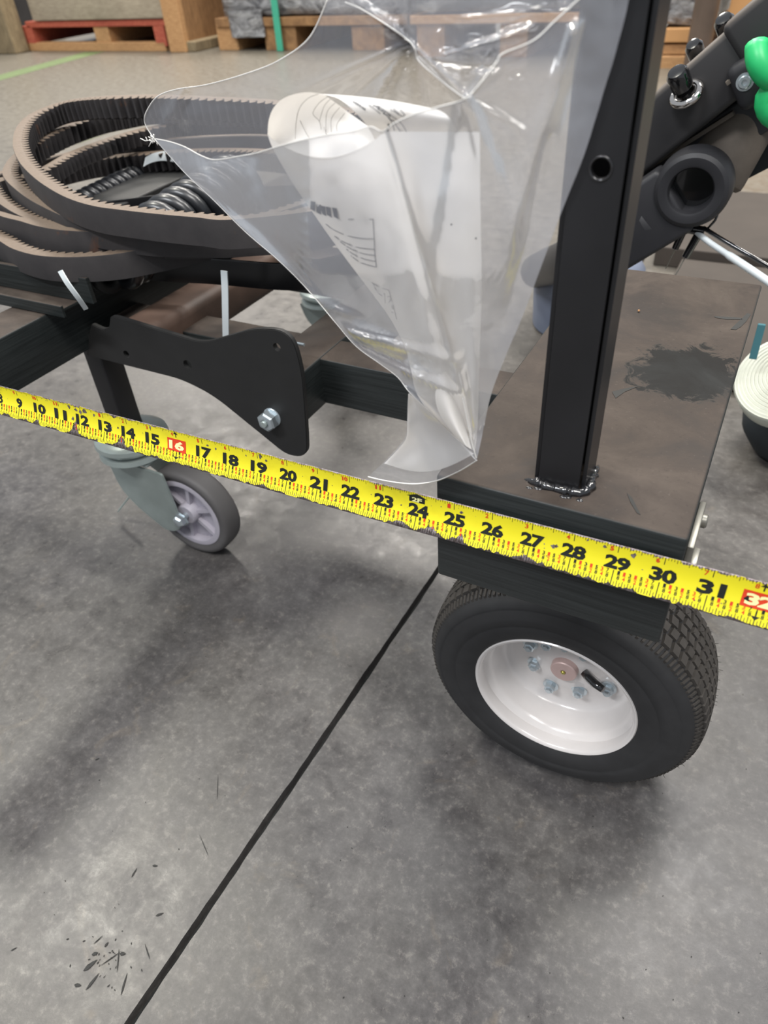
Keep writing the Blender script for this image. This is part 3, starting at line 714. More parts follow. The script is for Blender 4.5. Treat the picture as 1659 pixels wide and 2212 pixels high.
def chipt(t):
    amp = .03+.06*(1/(1+math.exp(-(t-28.5)*3)))+.06*math.exp(-((t-12.5)/2)**2)+.03*math.exp(-((t-22.8)/.8)**2)
    return min(.495, .48-amp*max(-.2, nz(t, 21, 3)*1.3+nz(t, 25, 12)*.8+nz(t, 29, 30)*.4+.25))
bm = bmesh.new(); n = int((T1-T0)*36); prev = None
for i in range(n+1):
    t = T0+(T1-T0)*i/n; b0 = chipb(t); b1 = chipt(t)
    ring = [bm.verts.new(tp3(t, b0, 0))]+[bm.verts.new(tp3(t, b0+(b1-b0)*k/8, .00025)) for k in range(9)]+[bm.verts.new(tp3(t, b1, 0))]
    if prev:
        for k in range(10): bm.faces.new((prev[k], ring[k], ring[k+1], prev[k+1]))
    prev = ring
yl = finish('yellow_paint', bm, M['yellow'], tape, auto=60)
# flecks of missing paint
bm = bmesh.new()
def fleck(t, w, s):
    n = 9; vs = [bm.verts.new(tp3(t+math.cos(2*math.pi*k/n)*s*random.uniform(.4, 1.2), w+math.sin(2*math.pi*k/n)*s*random.uniform(.4, 1.1), .00042)) for k in range(n)]; bm.faces.new(vs)
for t, w, s in [(27.55, .03, .06), (27.62, .06, .05), (28.3, .42, .04), (28.7, .36, .05), (29.35, .33, .07), (23.55, .05, .03), (21.3, .1, .035), (11.6, .0, .08), (11.75, -.12, .07), (13.25, .0, .12), (13.6, .1, .05), (11.5, .38, .08), (11.8, .34, .08), (12.2, .35, .09), (12.6, .32, .06), (12.0, .3, .07), (19.1, .38, .08), (19.3, .3, .05), (25.2, .28, .05), (18.6, .3, .03), (15.0, .4, .06), (17.2, .3, .05), (17.5, .25, .04)]: fleck(t, w, s)
for k in range(90): fleck(random.uniform(8, 33), random.uniform(-.45, .45), random.uniform(.008, .02))
finish('paint_chips', bm, M['blade'], tape, recalc=False)['kind'] = 'stuff'
# printing
_gl = {}
def glyph(s, bold=.03):
    if s in _gl: return _gl[s]
    c = bpy.data.curves.new('g', 'FONT'); c.body = s; c.size = 1; c.offset = bold; c.resolution_u = 2; c.space_character = .92
    o = bpy.data.objects.new('g', c); link(o); bpy.context.view_layer.update(); me = eval_mesh(o)
    vs = [v.co.copy() for v in me.vertices]; fs = [tuple(p.vertices) for p in me.polygons]
    x0 = min(v.x for v in vs); x1 = max(v.x for v in vs); y0 = min(v.y for v in vs); y1 = max(v.y for v in vs)
    vs = [((v.x-x0)/(x1-x0)-.5, (v.y-y0)/(y1-y0)-.5) for v in vs]
    bpy.data.objects.remove(o); bpy.data.meshes.remove(me); bpy.data.curves.remove(c)
    _gl[s] = (vs, fs); return _gl[s]
B = {k: bmesh.new() for k in ('ink', 'red', 'white_ink')}
def put(col, s, t, w, wd, ht, off=.00045, bold=.03):
    vs, fs = glyph(s, bold); b = B[col]; nv = [b.verts.new(tp3(t+x*wd, w+y*ht, off)) for x, y in vs]
    for f in fs:
        try: b.faces.new([nv[i] for i in f])
        except ValueError: pass
def tick(col, t, w0, w1, wd=.018):
    b = B[col]; k = 3
    for j in range(k):
        a0 = w0+(w1-w0)*j/k; a1 = w0+(w1-w0)*(j+1)/k
        b.faces.new([b.verts.new(tp3(*q, .0004)) for q in ((t-wd/2, a0), (t+wd/2, a0), (t+wd/2, a1), (t-wd/2, a1))])
def quad(col, pts, off): B[col].faces.new([B[col].verts.new(tp3(t, w, off)) for t, w in pts])
fr = {1: ('1', '8', 'ink'), 2: ('1', '4', 'red'), 3: ('3', '8', 'ink'), 4: ('1', '2', 'red'), 5: ('5', '8', 'ink'), 6: ('3', '4', 'red'), 7: ('7', '8', 'ink')}
for inch in range(5, 38):
    s = str(inch)
    wd = .285*len(s)
    if inch in (16, 32):
        pts = [(inch-.36, -.16), (inch-.36, .22), (inch+.36, .22), (inch+.36, -.16)]
        for k in range(4):
            a0 = -.15+.38*k/4; a1 = -.15+.38*(k+1)/4; ee = .03 if k in (0, 3) else 0
            quad('red', [(inch-.36, a0), (inch+.36, a0), (inch+.36, a1), (inch-.36, a1)], .0004)
        put('white_ink', s, inch, .04, .58, .27, .00055, .045)
        quad('ink', [(inch-.09, -.3), (inch, -.38), (inch+.09, -.3)], .00045); tick('ink', inch, -.3, -.18, .03)
        quad('ink', [(inch-.09, .38), (inch+.09, .38), (inch, .46)], .00045); tick('ink', inch, .28, .38, .03)
    else:
        put('ink', s, inch+.04, .045 if inch != 24 else .03, wd, .335, .00045, .045)
    if inch == 24:
        for k in range(1): quad('ink', [(inch-.24, .23), (inch+.2, .23), (inch+.2, .37), (inch-.24, .37)], .0004)
        quad('ink', [(inch-.32, .37), (inch+.28, .37), (inch-.02, .47)], .0004)
        put('white_ink', '2F', inch-.02, .30, .28, .12, .0006)
    elif inch != 12:
        put('red', str(inch % 12), inch-.14, .37, .085*len(str(inch % 12)), .12, bold=.02)
    tick('ink', inch, -.47, -.135, .02)
    if inch not in (24,): tick('ink', inch-.0, .30 if inch != 12 else .2, .49, .016)
    for k in range(1, 16):
        if k % 2 == 0:
            a, bb, col = fr[k//2]; tc = inch+k/16
            put(col, a, tc-.005, -.17, .055, .085, bold=.02); put(col, bb, tc+.005, -.285, .06, .085, bold=.02); tick('ink' if col == 'ink' else 'red', tc, -.232, -.222, .07)
            tick('ink', tc, -.47, -.345 if k != 8 else -.335, .014)
        else: tick('ink', inch+k/16, -.47, -.38, .012)
        tick('ink', inch+k/16, .49, .43 if k % 4 else (.38 if k == 8 else .405), .011)
# diamond mark
quad('ink', [(31.68, .02), (31.75, -.06), (31.82, .02), (31.75, .10)], .00045)
o = finish('printed_numbers', B['ink'], M['ink'], tape, recalc=False); o['label'] = 'black inch numbers and ruler ticks'
o = finish('printed_numbers', B['red'], M['red'], tape, recalc=False); o['label'] = 'red foot-inch numbers and fraction marks'
o = finish('printed_numbers', B['white_ink'], M['white_ink'], tape, recalc=False); o['label'] = 'pale digits on the red and black marks'; o['kind'] = 'stuff'

# ---------------------------------------------------------------- poly bag and paper
def interp(poly, s):
    """poly: list of (px,py); s 0..1 by index"""
    n = len(poly)-1; f = min(max(s, 0), 1)*n; i = min(int(f), n-1); t = f-i
    g = lambda k: poly[max(0, min(n, k))]
    p0, p1, p2, p3 = g(i-1), g(i), g(i+1), g(i+2); r = []
    for c in (0, 1):
        r.append(.5*(2*p1[c]+(p2[c]-p0[c])*t+(2*p0[c]-5*p1[c]+4*p2[c]-p3[c])*t*t+(3*p1[c]-p0[c]-3*p2[c]+p3[c])*t**3))
    return r
def folds(x, y, F):
    d = 0
    for (x0, y0, x1, y1, amp, w) in F:
        dx, dy = x1-x0, y1-y0; L2 = dx*dx+dy*dy; t = ((x-x0)*dx+(y-y0)*dy)/L2
        tc = min(1, max(0, t)); qx = x-x0-dx*tc; qy = y-y0-dy*tc; r = math.hypot(qx, qy)/(w*(.35+.65*tc))
        if r < 3: d += amp*math.exp(-r*r)*(1-.6*tc)
    return d
def sheet(name, L, R, vf, mat, parent, ns=60, nt=36, smooth=True, topcurve=None):
    bm = bmesh.new(); G = []
    for i in range(ns+1):
        s = i/ns; a = interp(L, s); b = interp(R, s); row = []
        for j in range(nt+1):
            t = j/nt; x = a[0]+(b[0]-a[0])*t; y = a[1]+(b[1]-a[1])*t
            if topcurve: y += topcurve(s, t)
            row.append(bm.verts.new(P(x, y, v=vf(x, y, s, t))))
        G.append(row)
    for i in range(ns):
        for j in range(nt): bm.faces.new((G[i][j], G[i+1][j], G[i+1][j+1], G[i][j+1]))
    return finish(name, bm, mat, parent, smooth=smooth, recalc=False)
def pale_edge(pts, vf, parent, r=.0005, mat='pale_edge', name='film_edge_highlight'):
    pth = [P(x, y, v=vf(x, y, 0, 0)) for x, y in [interp(pts, k/(len(pts)*8)) for k in range(len(pts)*8+1)]]
    bm = bmesh.new(); tube(bm, pth, r, 6); return finish(name, bm, M[mat], parent, smooth=True)
bag = empty('plastic_bag', (-.2, .33, .469))
tag(bag, 'clear plastic bag hanging beside the black post with a rolled paper manual inside', 'bag')
def nb(x, y, sx, sy, k): return noise.noise(Vector((x/sx, y/sy, k)))
FB = [(885, 92, 770, 290, .010, 13), (885, 92, 640, 200, .008, 14), (885, 92, 820, 250, -.010, 10), (885, 100, 700, 260, -.008, 18), (885, 92, 710, -40, .010, 22), (885, 92, 830, -60, -.008, 20), (885, 92, 1005, 213, .010, 10), (885, 92, 930, 330, -.008, 18), (1005, 213, 1260, 10, .008, 18), (1000, 110, 1180, 60, .007, 14), (940, 130, 1120, 150, -.008, 14), (1060, 150, 1010, 200, .008, 12), (1005, 213, 1130, 290, .008, 20), (1090, 280, 1120, 560, -.006, 30), (1240, 120, 1140, 420, .005, 30), (400, 190, 345, 300, .006, 16)]
def vb(x, y, s, t):
    base = .337+.045*max(0, min(1, (1000-x)/650))*max(0, min(1, (900-y)/500))
    if y > 760: base -= (y-760)/240*.028
    return base-folds(x, y, FB)*(.9 if x < 1150 else .4)+.004*nb(x, y, 160, 130, 0)*(1 if x < 1150 else .3)+.0012*nb(x, y, 40, 34, 4)
Lb = [(712, -260), (712, -120), (706, 0), (668, 80), (606, 128), (540, 156), (450, 182), (380, 193), (340, 208), (318, 236), (311, 262), (325, 290), (352, 322), (400, 375), (462, 434), (528, 500), (600, 562), (660, 622), (722, 695), (768, 748), (820, 786), (858, 815), (884, 848), (930, 893), (982, 944), (1026, 993)]
Rb = [(1392, -260), (1375, -120), (1358, 0), (1346, 55), (1334, 98), (1324, 138), (1312, 172), (1302, 202), (1295, 230), (1286, 258), (1277, 290), (1268, 318), (1257, 348), (1245, 378), (1226, 425), (1204, 480), (1184, 535), (1162, 595), (1140, 655), (1118, 710), (1098, 755), (1080, 800), (1062, 848), (1050, 895), (1040, 945), (1030, 994)]
sheet('back_panel', Lb, Rb, vb, M['film_b'], bag, 130, 90)
# front panel, its open mouth edge sags below the back panel
mouth = [(336, 300), (366, 306), (398, 317), (436, 337), (466, 345), (520, 337), (560, 329), (613, 313), (694, 294), (761, 284), (800, 274), (826, 284), (852, 266), (899, 245), (948, 231), (1005, 213), (1042, 174), (1073, 134), (1086, 116), (1153, 87), (1202, 42), (1255, -6), (1300, -70), (1392, -260)]
FF = [(1005, 213, 940, 640, .004, 30), (830, 285, 1000, 900, -.004, 14), (1005, 213, 1120, 520, .006, 34), (1240, 60, 1110, 500, .006, 34), (500, 470, 820, 790, .003, 30), (760, 720, 985, 780, .006, 12), (780, 745, 900, 800, -.006, 10), (870, 800, 1000, 850, .006, 10), (880, 845, 1020, 980, .004, 12), (1000, 800, 1025, 985, .005, 9), (690, 655, 760, 680, .004, 8), (560, 340, 620, 700, -.003, 60), (1180, 300, 1100, 700, -.004, 26)]
def vfr(x, y, s, t):
    k = max(0, min(1, (x-330)/330)); k2 = max(0, min(1, (1330-x)/300)); env = min(1, k)*(.25+.75*min(1, k2))
    v = vb(x, y, s, t)
    bul = .052*env*max(0, min(1, (1010-y)/420))**.6
    return min(v-.0035, .333-bul-folds(x, y, FF)+.003*nb(x, y, 150, 190, 8)+.0005*nb(x, y, 36, 44, 4))
def toLb(y):  # left edge px by y
    for (a, b) in zip(Lb[10:], Lb[11:]):
        if a[1] <= y <= b[1]: return a[0]+(b[0]-a[0])*(y-a[1])/max(1, b[1]-a[1])
    return Lb[-1][0]
bm = bmesh.new(); ns, nt = 110, 100; G = []
# columns run from the mouth edge down to the lower silhouette
low = [(336, 300), (352, 322), (400, 375), (462, 434), (528, 500), (600, 562), (660, 622), (722, 695), (768, 748), (820, 786), (858, 815), (884, 848), (930, 893), (982, 944), (1026, 993), (1031, 988), (1042, 940), (1062, 848), (1098, 755), (1140, 655), (1184, 535), (1226, 425), (1257, 348), (1286, 258), (1312, 172), (1334, 98), (1358, 0), (1375, -120), (1392, -260)]
for i in range(nt+1):
    a = interp(mouth, i/nt); b = interp(low, i/nt); row = []
    for j in range(ns+1):
        s = j/ns; x = a[0]+(b[0]-a[0])*s; y = a[1]+(b[1]-a[1])*s
        row.append(bm.verts.new(P(x, y, v=vfr(x, y, s, s))))
    G.append(row)
for i in range(nt):
    for j in range(ns): bm.faces.new((G[i][j], G[i+1][j], G[i+1][j+1], G[i][j+1]))
finish('front_panel', bm, M['film_f'], bag, smooth=True, recalc=False)
# gusset fold between the knot and the V of the mouth
FG = [(1000, 40, 1230, 20, .006, 16), (960, 120, 1200, 40, .007, 12), (1000, 160, 1120, 100, -.006, 10), (900, 110, 1010, 205, .006, 10), (1060, 110, 1030, 180, .008, 12), (985, 100, 1060, 150, -.007, 10), (1080, 60, 1160, 30, -.006, 8)]
def vg(x, y, s, t): return vb(x, y, s, t)-.010-folds(x, y, FG)+.003*nb(x, y, 60, 40, 12)
sheet('gusset_panel', [(728, -260), (735, -100), (745, 5), (790, 25), (885, 90), (905, 132), (960, 180), (1003, 212)], [(1380, -260), (1330, -100), (1251, 0), (1202, 44), (1153, 89), (1084, 120), (1042, 174), (1007, 213)], vg, M['film_b'], bag, 70, 60)
# tail flap hanging below the pinch
def vt_(x, y, s, t): return .312+.004*math.sin(t*3+s*2)+.002*nb(x, y, 60, 60, 3)
TL = [(884, 846), (880, 870), (879, 905), (877, 940), (860, 965), (830, 997), (795, 1030)]
TR = [(886, 850), (920, 884), (955, 918), (985, 948), (1005, 970), (1022, 984), (1030, 994)]
sheet('tail_flap', TL, TR, vt_, M['film_b'], bag, 40, 30, topcurve=lambda s, t: 34*math.sin(math.pi*t)*max(0, (s-.55)/.45)**1.3)
pale_edge([(795, 1030), (830, 1038), (870, 1044), (905, 1045), (945, 1038), (985, 1021), (1012, 1006), (1030, 994)], lambda x, y, a, b: .311, bag, .0004)
pale_edge([(p[0], p[1]) for p in mouth[:-2]], lambda x, y, a, b: vfr(x, y, 0, 0)-.0004, bag, .00028)
pale_edge([(p[0]+1, p[1]) for p in Lb[2:]], lambda x, y, a, b: vb(x, y, 0, 0)-.0005, bag, .00032)
pale_edge([(745, 5), (790, 25), (885, 90), (905, 132), (960, 180), (1003, 212)], lambda x, y, a, b: vg(x, y, 0, 0)-.0005, bag, .00028)
pale_edge([(1000, 860), (1008, 900), (1018, 950), (1029, 990)], lambda x, y, a, b: .2995, bag, .0003)
# torn punch hole at the left corner
bm = bmesh.new()
for k in range(14):
    a = P(330+random.uniform(-12, 10), 302+random.uniform(-8, 8), v=.366); b = a+Vector((random.uniform(-.006, .006), random.uniform(-.003, .003), random.uniform(-.003, .003)))
    tube(bm, [a, a.lerp(b, .5)+Vector((0, 0, random.uniform(-.002, .002))), b], .0003, 5)
finish('torn_edge', bm, M['pale_edge'], bag, smooth=True)['kind'] = 'stuff'

man = empty('paper_manual', (-.22, .31, .49))
tag(man, 'loosely rolled white paper manual with printed line drawings inside the plastic bag', 'manual')
def vp_front(x, y, s, t): return .333-.030*math.sin(math.pi*min(1, max(0, t*.72+.04)))-.012*(1-s)+.0008*nb(x, y, 90, 90, 7)+(.012*s if s > .6 else 0)*0
# outer roll, left edge to overlap seam
PL = [(578, 290), (590, 322), (630, 392), (668, 448), (704, 500), (745, 556), (782, 605), (820, 655), (850, 700), (875, 750), (888, 800), (900, 850), (935, 900), (985, 950)]
PR = [(832, 288), (846, 322), (862, 380), (878, 440), (896, 500), (915, 560), (934, 620), (952, 680), (966, 730), (976, 775), (986, 830), (996, 880), (1008, 930), (1020, 972)]
sheet('rolled_page', PL, PR, vp_front, M['paper'], man, 60, 30, topcurve=lambda s, t: (1-s)**5*(52*math.sin(math.pi*min(1, t*1.03))**.8)).__setitem__('label', 'front page of the roll with ruled table')
# overlapping right flap
def vp_flap(x, y, s, t): return .327-.012*math.sin(math.pi*t*.8)-.010*(1-s)+.0008*nb(x, y, 90, 90, 2)
FL = [(828, 284), (846, 330), (862, 385), (878, 445), (896, 505), (915, 565), (934, 625), (952, 685), (966, 735), (978, 785), (988, 840), (998, 890), (1010, 935), (1021, 972)]
FR = [(1036, 285), (1037, 340), (1037, 400), (1038, 455), (1039, 510), (1040, 570), (1040, 625), (1039, 680), (1037, 730), (1035, 785), (1034, 835), (1033, 880), (1031, 930), (1026, 976)]
sheet('page', FL, FR, vp_flap, M['paper'], man, 50, 16)
# inside of the roll and the back page rising above the mouth
def vp_in(x, y, s, t): return .336+.010*math.sin(math.pi*t)+.004*(1-s)
IL = [(578, 290), (582, 262), (588, 240), (602, 220), (628, 205), (668, 199)]
sheet('inner_page', [(578, 290), (580, 262), (588, 238), (604, 218), (630, 205), (666, 199), (700, 204)], [(600, 330), (640, 342), (690, 345), (740, 342), (790, 332), (822, 320), (832, 300)], lambda x, y, s, t: .337+.012*math.sin(math.pi*min(1, max(0, t)))-.003*t, M['paper'], man, 24, 18).__setitem__('label', 'shaded inside of the rolled page')
def vp_top(x, y, s, t): return .336-.016*math.sin(math.pi*min(1, s*.9+.1))-.0*t
sheet('rolled_page', [(690, 203), (730, 212), (765, 240), (795, 275), (818, 318)], [(945, 236), (962, 246), (976, 262), (985, 285), (990, 320)], vp_top, M['paper'], man, 20, 24, topcurve=lambda s, t: -6*math.sin(math.pi*t)*(1-s)).__setitem__('label', 'top of the roll with a printed drawing')
# tail piece of the paper
sheet('page', [(882, 850), (880, 905), (878, 945), (862, 968), (838, 993), (830, 1001)], [(900, 862), (955, 918), (990, 950), (1008, 968), (1020, 978), (1024, 980)], lambda x, y, s, t: .3135+.004*math.sin(t*3+s*2), M['paper'], man, 24, 18, topcurve=lambda s, t: 28*math.sin(math.pi*t)*max(0, (s-.6)/.4)**1.5).__setitem__('label', 'lower corner of the paper in the bag tail')
# print on the paper
bm = bmesh.new()
def pl_line(pts, vf, w=1.6, off=.0006):
    pp_ = [interp(pts, k/(max(1, (len(pts)-1))*5)) for k in range((len(pts)-1)*5+1)] if len(pts) > 2 else pts
    for a, b in zip(pp_, pp_[1:]):
        dx, dy = b[0]-a[0], b[1]-a[1]; L = math.hypot(dx, dy) or 1; nx, ny = -dy/L*w/2, dx/L*w/2
        q = [(a[0]+nx, a[1]+ny), (b[0]+nx, b[1]+ny), (b[0]-nx, b[1]-ny), (a[0]-nx, a[1]-ny)]
        bm.faces.new([bm.verts.new(P(x, y, v=vf(x, y)-off)) for x, y in q])
def find_t(x, y):
    best = None
    for k in range(0, 61):
        s = k/60; a = interp(PL, s); b = interp(PR, s); t = (x-a[0])/(b[0]-a[0]+1e-6)
        yy = a[1]+(b[1]-a[1])*t+(1-s)**5*(52*math.sin(math.pi*min(1, max(0, t*1.03)))**.8)
        if best is None or abs(yy-y) < best[0]: best = (abs(yy-y), s, t)
    return best[1], best[2]
def vfp(x, y):
    s, t = find_t(x, y); return vp_front(x, y, s, max(0, min(1, t)))
for a in [[(752, 474), (806, 474)], [(806, 473), (808, 516), (810, 552), (813, 577)], [(703, 483), (720, 496), (750, 509), (780, 515), (808, 516)], [(722, 510), (745, 524), (775, 535), (809, 539)], [(735, 522), (757, 537), (785, 548), (810, 552)], [(748, 538), (765, 550), (788, 560), (812, 565)], [(758, 552), (775, 565), (793, 572), (813, 577)], [(803, 610), (820, 620), (840, 627)], [(840, 627), (848, 655), (857, 690)], [(806, 612), (812, 626), (816, 633)], [(815, 628), (826, 632), (832, 636)], [(831, 634), (832, 655)], [(818, 634), (826, 640)], [(836, 642), (842, 640), (843, 650), (838, 653)], [(846, 660), (849, 668)], [(843, 672), (850, 676)]]:
    pl_line(a, vfp, 1.5)
for (x0, y0, x1, y1) in [(671, 434, 679, 457), (683, 440, 692, 464), (693, 444, 703, 467), (704, 446, 715, 470), (717, 448, 730, 474)]:
    a = [(x0, y0), (x0+ (x1-x0)*.45 + 4, y0+2), (x1+3, y1), (x1-8, y1-5)]
    bm.faces.new([bm.verts.new(P(x, y, v=vfp(x, y)-.0007)) for x, y in [(x0, y0), (x0+10.5, y0+2.5), (x1+1.5, y1), (x1-9, y1-6)]])
vtop = lambda x, y: vp_top(x, y, max(0, min(1, (x-700+(y-205)*-.2)/400)), 0)
def vtop(x, y):
    best = None
    for k in range(31):
        s = k/30; a = interp([(690, 203), (730, 212), (765, 240), (795, 275), (818, 318)], s); b = interp([(945, 236), (962, 246), (976, 262), (985, 285), (990, 320)], s)
        t = (x-a[0])/(b[0]-a[0]); yy = a[1]+(b[1]-a[1])*t
        if best is None or abs(yy-y) < best[0]: best = (abs(yy-y), s)
    return vp_top(x, y, best[1], 0)
for a in [[(775, 214), (800, 222), (825, 240), (845, 262), (852, 283)], [(790, 215), (818, 230), (845, 250), (868, 268), (885, 300)], [(760, 213), (790, 222), (822, 246)], [(845, 226), (862, 234), (874, 249), (866, 250), (848, 238)], [(838, 225), (850, 234), (862, 247)], [(842, 231), (846, 240)], [(800, 220), (812, 222), (806, 228), (820, 230), (816, 236), (832, 240), (828, 246), (842, 250), (840, 256), (852, 262)], [(885, 300), (880, 312)], [(850, 262), (862, 280), (876, 300)], [(835, 276), (842, 286), (850, 298)], [(812, 216), (824, 222)]]:
    pl_line(a, vtop, 1.4)
for k, (x, y) in enumerate([(762, 217), (767, 220), (772, 223), (777, 227), (782, 231), (786, 234), (748, 212)]):
    pl_line([(x, y), (x+3, y+4)], vtop, 3.0)
pl_line([(838, 268), (842, 276)], vtop, 3.5); pl_line([(836, 280), (838, 288)], vtop, 3)
finish('printed_lines', bm, M['inkg'], man, recalc=False)['kind'] = 'stuff'
bm = bmesh.new(); vin = lambda x, y: .3335
def inner_v(x, y): return .337+.012*math.sin(math.pi*min(1, max(0, (y-215)/115)))-.003*min(1, max(0, (y-215)/115))
for a in [[(688, 203), (666, 212), (648, 232), (640, 262), (638, 300)], [(710, 208), (690, 222), (676, 245), (690, 262), (694, 280)], [(714, 214), (700, 230), (690, 262)], [(724, 222), (706, 244), (704, 290)], [(734, 232), (716, 256), (716, 286)], [(700, 274), (706, 292)], [(745, 244), (728, 268), (728, 284)], [(648, 260), (660, 285), (668, 298)]]:
    pl_line(a, inner_v, 1.0, .0012)
finish('printed_lines', bm, simple('faint_ink', rgb(140, 134, 128), .7), man, recalc=False)['kind'] = 'stuff'
bm = bmesh.new()
for (x, y) in [(975, 485), (1028, 515), (757, 420), (890, 492)]:
    c = P(x, y, v=.305); bmesh.ops.create_icosphere(bm, subdivisions=1, radius=.0005, matrix=Matrix.Translation(c))
finish('dirt_speck', bm, M['scuff'], bag)['kind'] = 'stuff'

# ---------------------------------------------------------------- exercise machine on the right
ex = empty('exercise_machine', (-.1, 1.3, 0))
tag(ex, 'dark grey exercise machine with angled arm, round grips and green hooks behind the cart', 'exercise machine')
VA = 1.0
def bar(name, a, b, w, h, mat, v=VA, v2=None, bev=.012, up=(0, -1, 0)):
    bev *= .6; bm = bmesh.new(); obox(bm, P(*a, v=v), P(*b, v=v if v2 is None else v2), w, h, up=up, bev=bev); return finish(name, bm, M[mat], ex, auto=50)
# main arm (upper, dusty, boxy)
bar('main_arm', (1352, 330), (1760, -12), .066, .09, 'arm', 1.03)
bar('arm_sleeve', (1606, 112), (1790, -38), .074, .10, 'arm', 1.03, bev=.014)
bar('lower_rail', (1340, 425), (1740, 172), .05, .05, 'armside', 1.05, bev=.008)
bar('rail_trim', (1345, 397), (1585, 243), .005, .012, 'foam', 1.018, bev=.001)
bar('rail_trim', (1570, 180), (1622, 142), .005, .012, 'foam', .975, bev=.001)
# ring arm
V2 = .97
q = P(1497, 405, v=V2)
bm = bmesh.new(); revolve(bm, [(-.012, .0245), (-.0165, .0265), (-.0175, .029), (-.0178, .037), (-.015, .0415), (-.008, .0442), (.014, .0448), (.020, .043), (.022, .0245)], q, AX, 56, closed=True)
finish('ring_socket', bm, M['armside'], ex, auto=28)
bm = bmesh.new(); revolve(bm, [(.010, .0), (.010, .028), (.02, .028)], q, AX, 32); finish('hole_shade_disc', bm, M['knob'], ex)  # black disc set inside the ring to stand in for the hole's shade
bar('ring_arm', (1466, 424), (1285, 540), .086, .036, 'armside', .975, bev=.010)
bm = bmesh.new(); tube(bm, resample(catmull([P(1420, 455, v=.99), P(1330, 520, v=1.02), P(1240, 560, v=1.15), P(1190, 575, v=1.35), P(1160, 585, v=1.5)], 8), .02), .036, 16)
finish('lower_arm', bm, M['armside'], ex, smooth=True)
# foam roller grip
bm = bmesh.new(); pth = resample([P(1535, 385, v=.99), P(1605, 262, v=1.06)], .01)
a, b = P(1532, 392, v=1.035), P(1614, 245, v=1.06)
ax_, e1, e2 = frame_of(b-a); L = (b-a).length
revolve(bm, [(0, 0), (0, .036), (.004, .040), (.01, .0405), (L-.02, .0395), (L-.006, .035), (L, .02), (L, 0)], a, b-a, 40)
finish('foam_grip', bm, M['foam'], ex, auto=40)
# dark panel below the rail
bm = bmesh.new(); obox(bm, P(1560, 330, v=1.12), P(1740, 230, v=1.12), .09, .03, up=(0, -1, 0), bev=.006); finish('shroud_panel', bm, M['nearblack'], ex, auto=40)
# knobs and chrome collar
def knob(px, py, v, tilt, r=.0135):
    q = P(px, py, v=v); ax = Vector((-.35, -.55, .75)).normalized(); bm = bmesh.new()
    revolve(bm, [(-.03, 0), (-.03, .005), (-.012, .005), (-.010, r), (.008, r*1.05), (.012, r*.8), (.013, 0)], q, ax, 24); finish('knob', bm, M['knob'], ex, auto=40); return q, ax
q, ax = knob(1468, 172, .965, 0, .0115)
bm = bmesh.new(); revolve(bm, [(-.022, .010), (-.020, .0185), (-.015, .0195), (-.012, .016), (-.012, .010)], q+Vector((.003, 0, -.003)), ax, 32, closed=True); finish('chrome_collar', bm, M['chrome'], ex, smooth=True)
knob(1503, 112, 1.05, 0, .0095); knob(1568, 58, 1.05, 0, .0105)
q = P(1609, 177, v=.965); bm = bmesh.new(); revolve(bm, [(0, .0066), (-.003, .0066), (-.004, .0056), (-.004, .003), (-.002, .0026), (-.002, 0)], q, AX, 24); revolve(bm, [(.003, 0), (.003, .009), (.0, .009), (0, .006)], q, AX, 24)
finish('socket_screw', bm, M['zincnut'], ex, auto=35)
bm = bmesh.new(); obox(bm, P(1590, 190, v=1.0), P(1690, 130, v=1.0), .05, .07, up=(0, -1, 0), bev=.01); finish('screw_block', bm, M['armside'], ex, auto=40)
# green hooks
bm = bmesh.new(); tube(bm, resample(catmull([P(1636, 98, v=.95), P(1638, 130, v=.94), P(1655, 160, v=.94), P(1685, 175, v=.95), P(1720, 160, v=.96)], 8), .006), .012, 14); finish('green_hook', bm, M['green'], ex, smooth=True)
bm = bmesh.new(); tube(bm, resample(catmull([P(1720, 180, v=.96), P(1675, 190, v=.95), P(1658, 215, v=.95), P(1668, 245, v=.95), P(1710, 265, v=.96)], 8), .006), .013, 14); finish('green_hook', bm, M['green'], ex, smooth=True)
# standing column (outside the frame on the right) and base that carry the arm
bm = bmesh.new(); q = P(1760, 60, v=1.05); box(bm, .30, .38, 1.0, 1.1, 0, q.z+.12, .008); box(bm, q.x-.05, .34, 1.02, 1.08, q.z+.02, q.z+.10, .008); box(bm, .28, .8, .95, 1.15, 0, .06, .006)
finish('machine_column', bm, M['armside'], ex)
# blue-grey drum under the far end of the lower arm
bm = bmesh.new(); c = Vector((-.345, 1.56, 0))
revolve(bm, [(0, 0), (0, .11), (.004, .114), (.09, .118), (.13, .117), (.155, .10), (.17, .07), (.175, 0)], c, (0, 0, 1), 56); finish('machine_foot', bm, M['bluegrey'], ex, auto=40).__setitem__('label', 'rounded blue-grey foot housing')
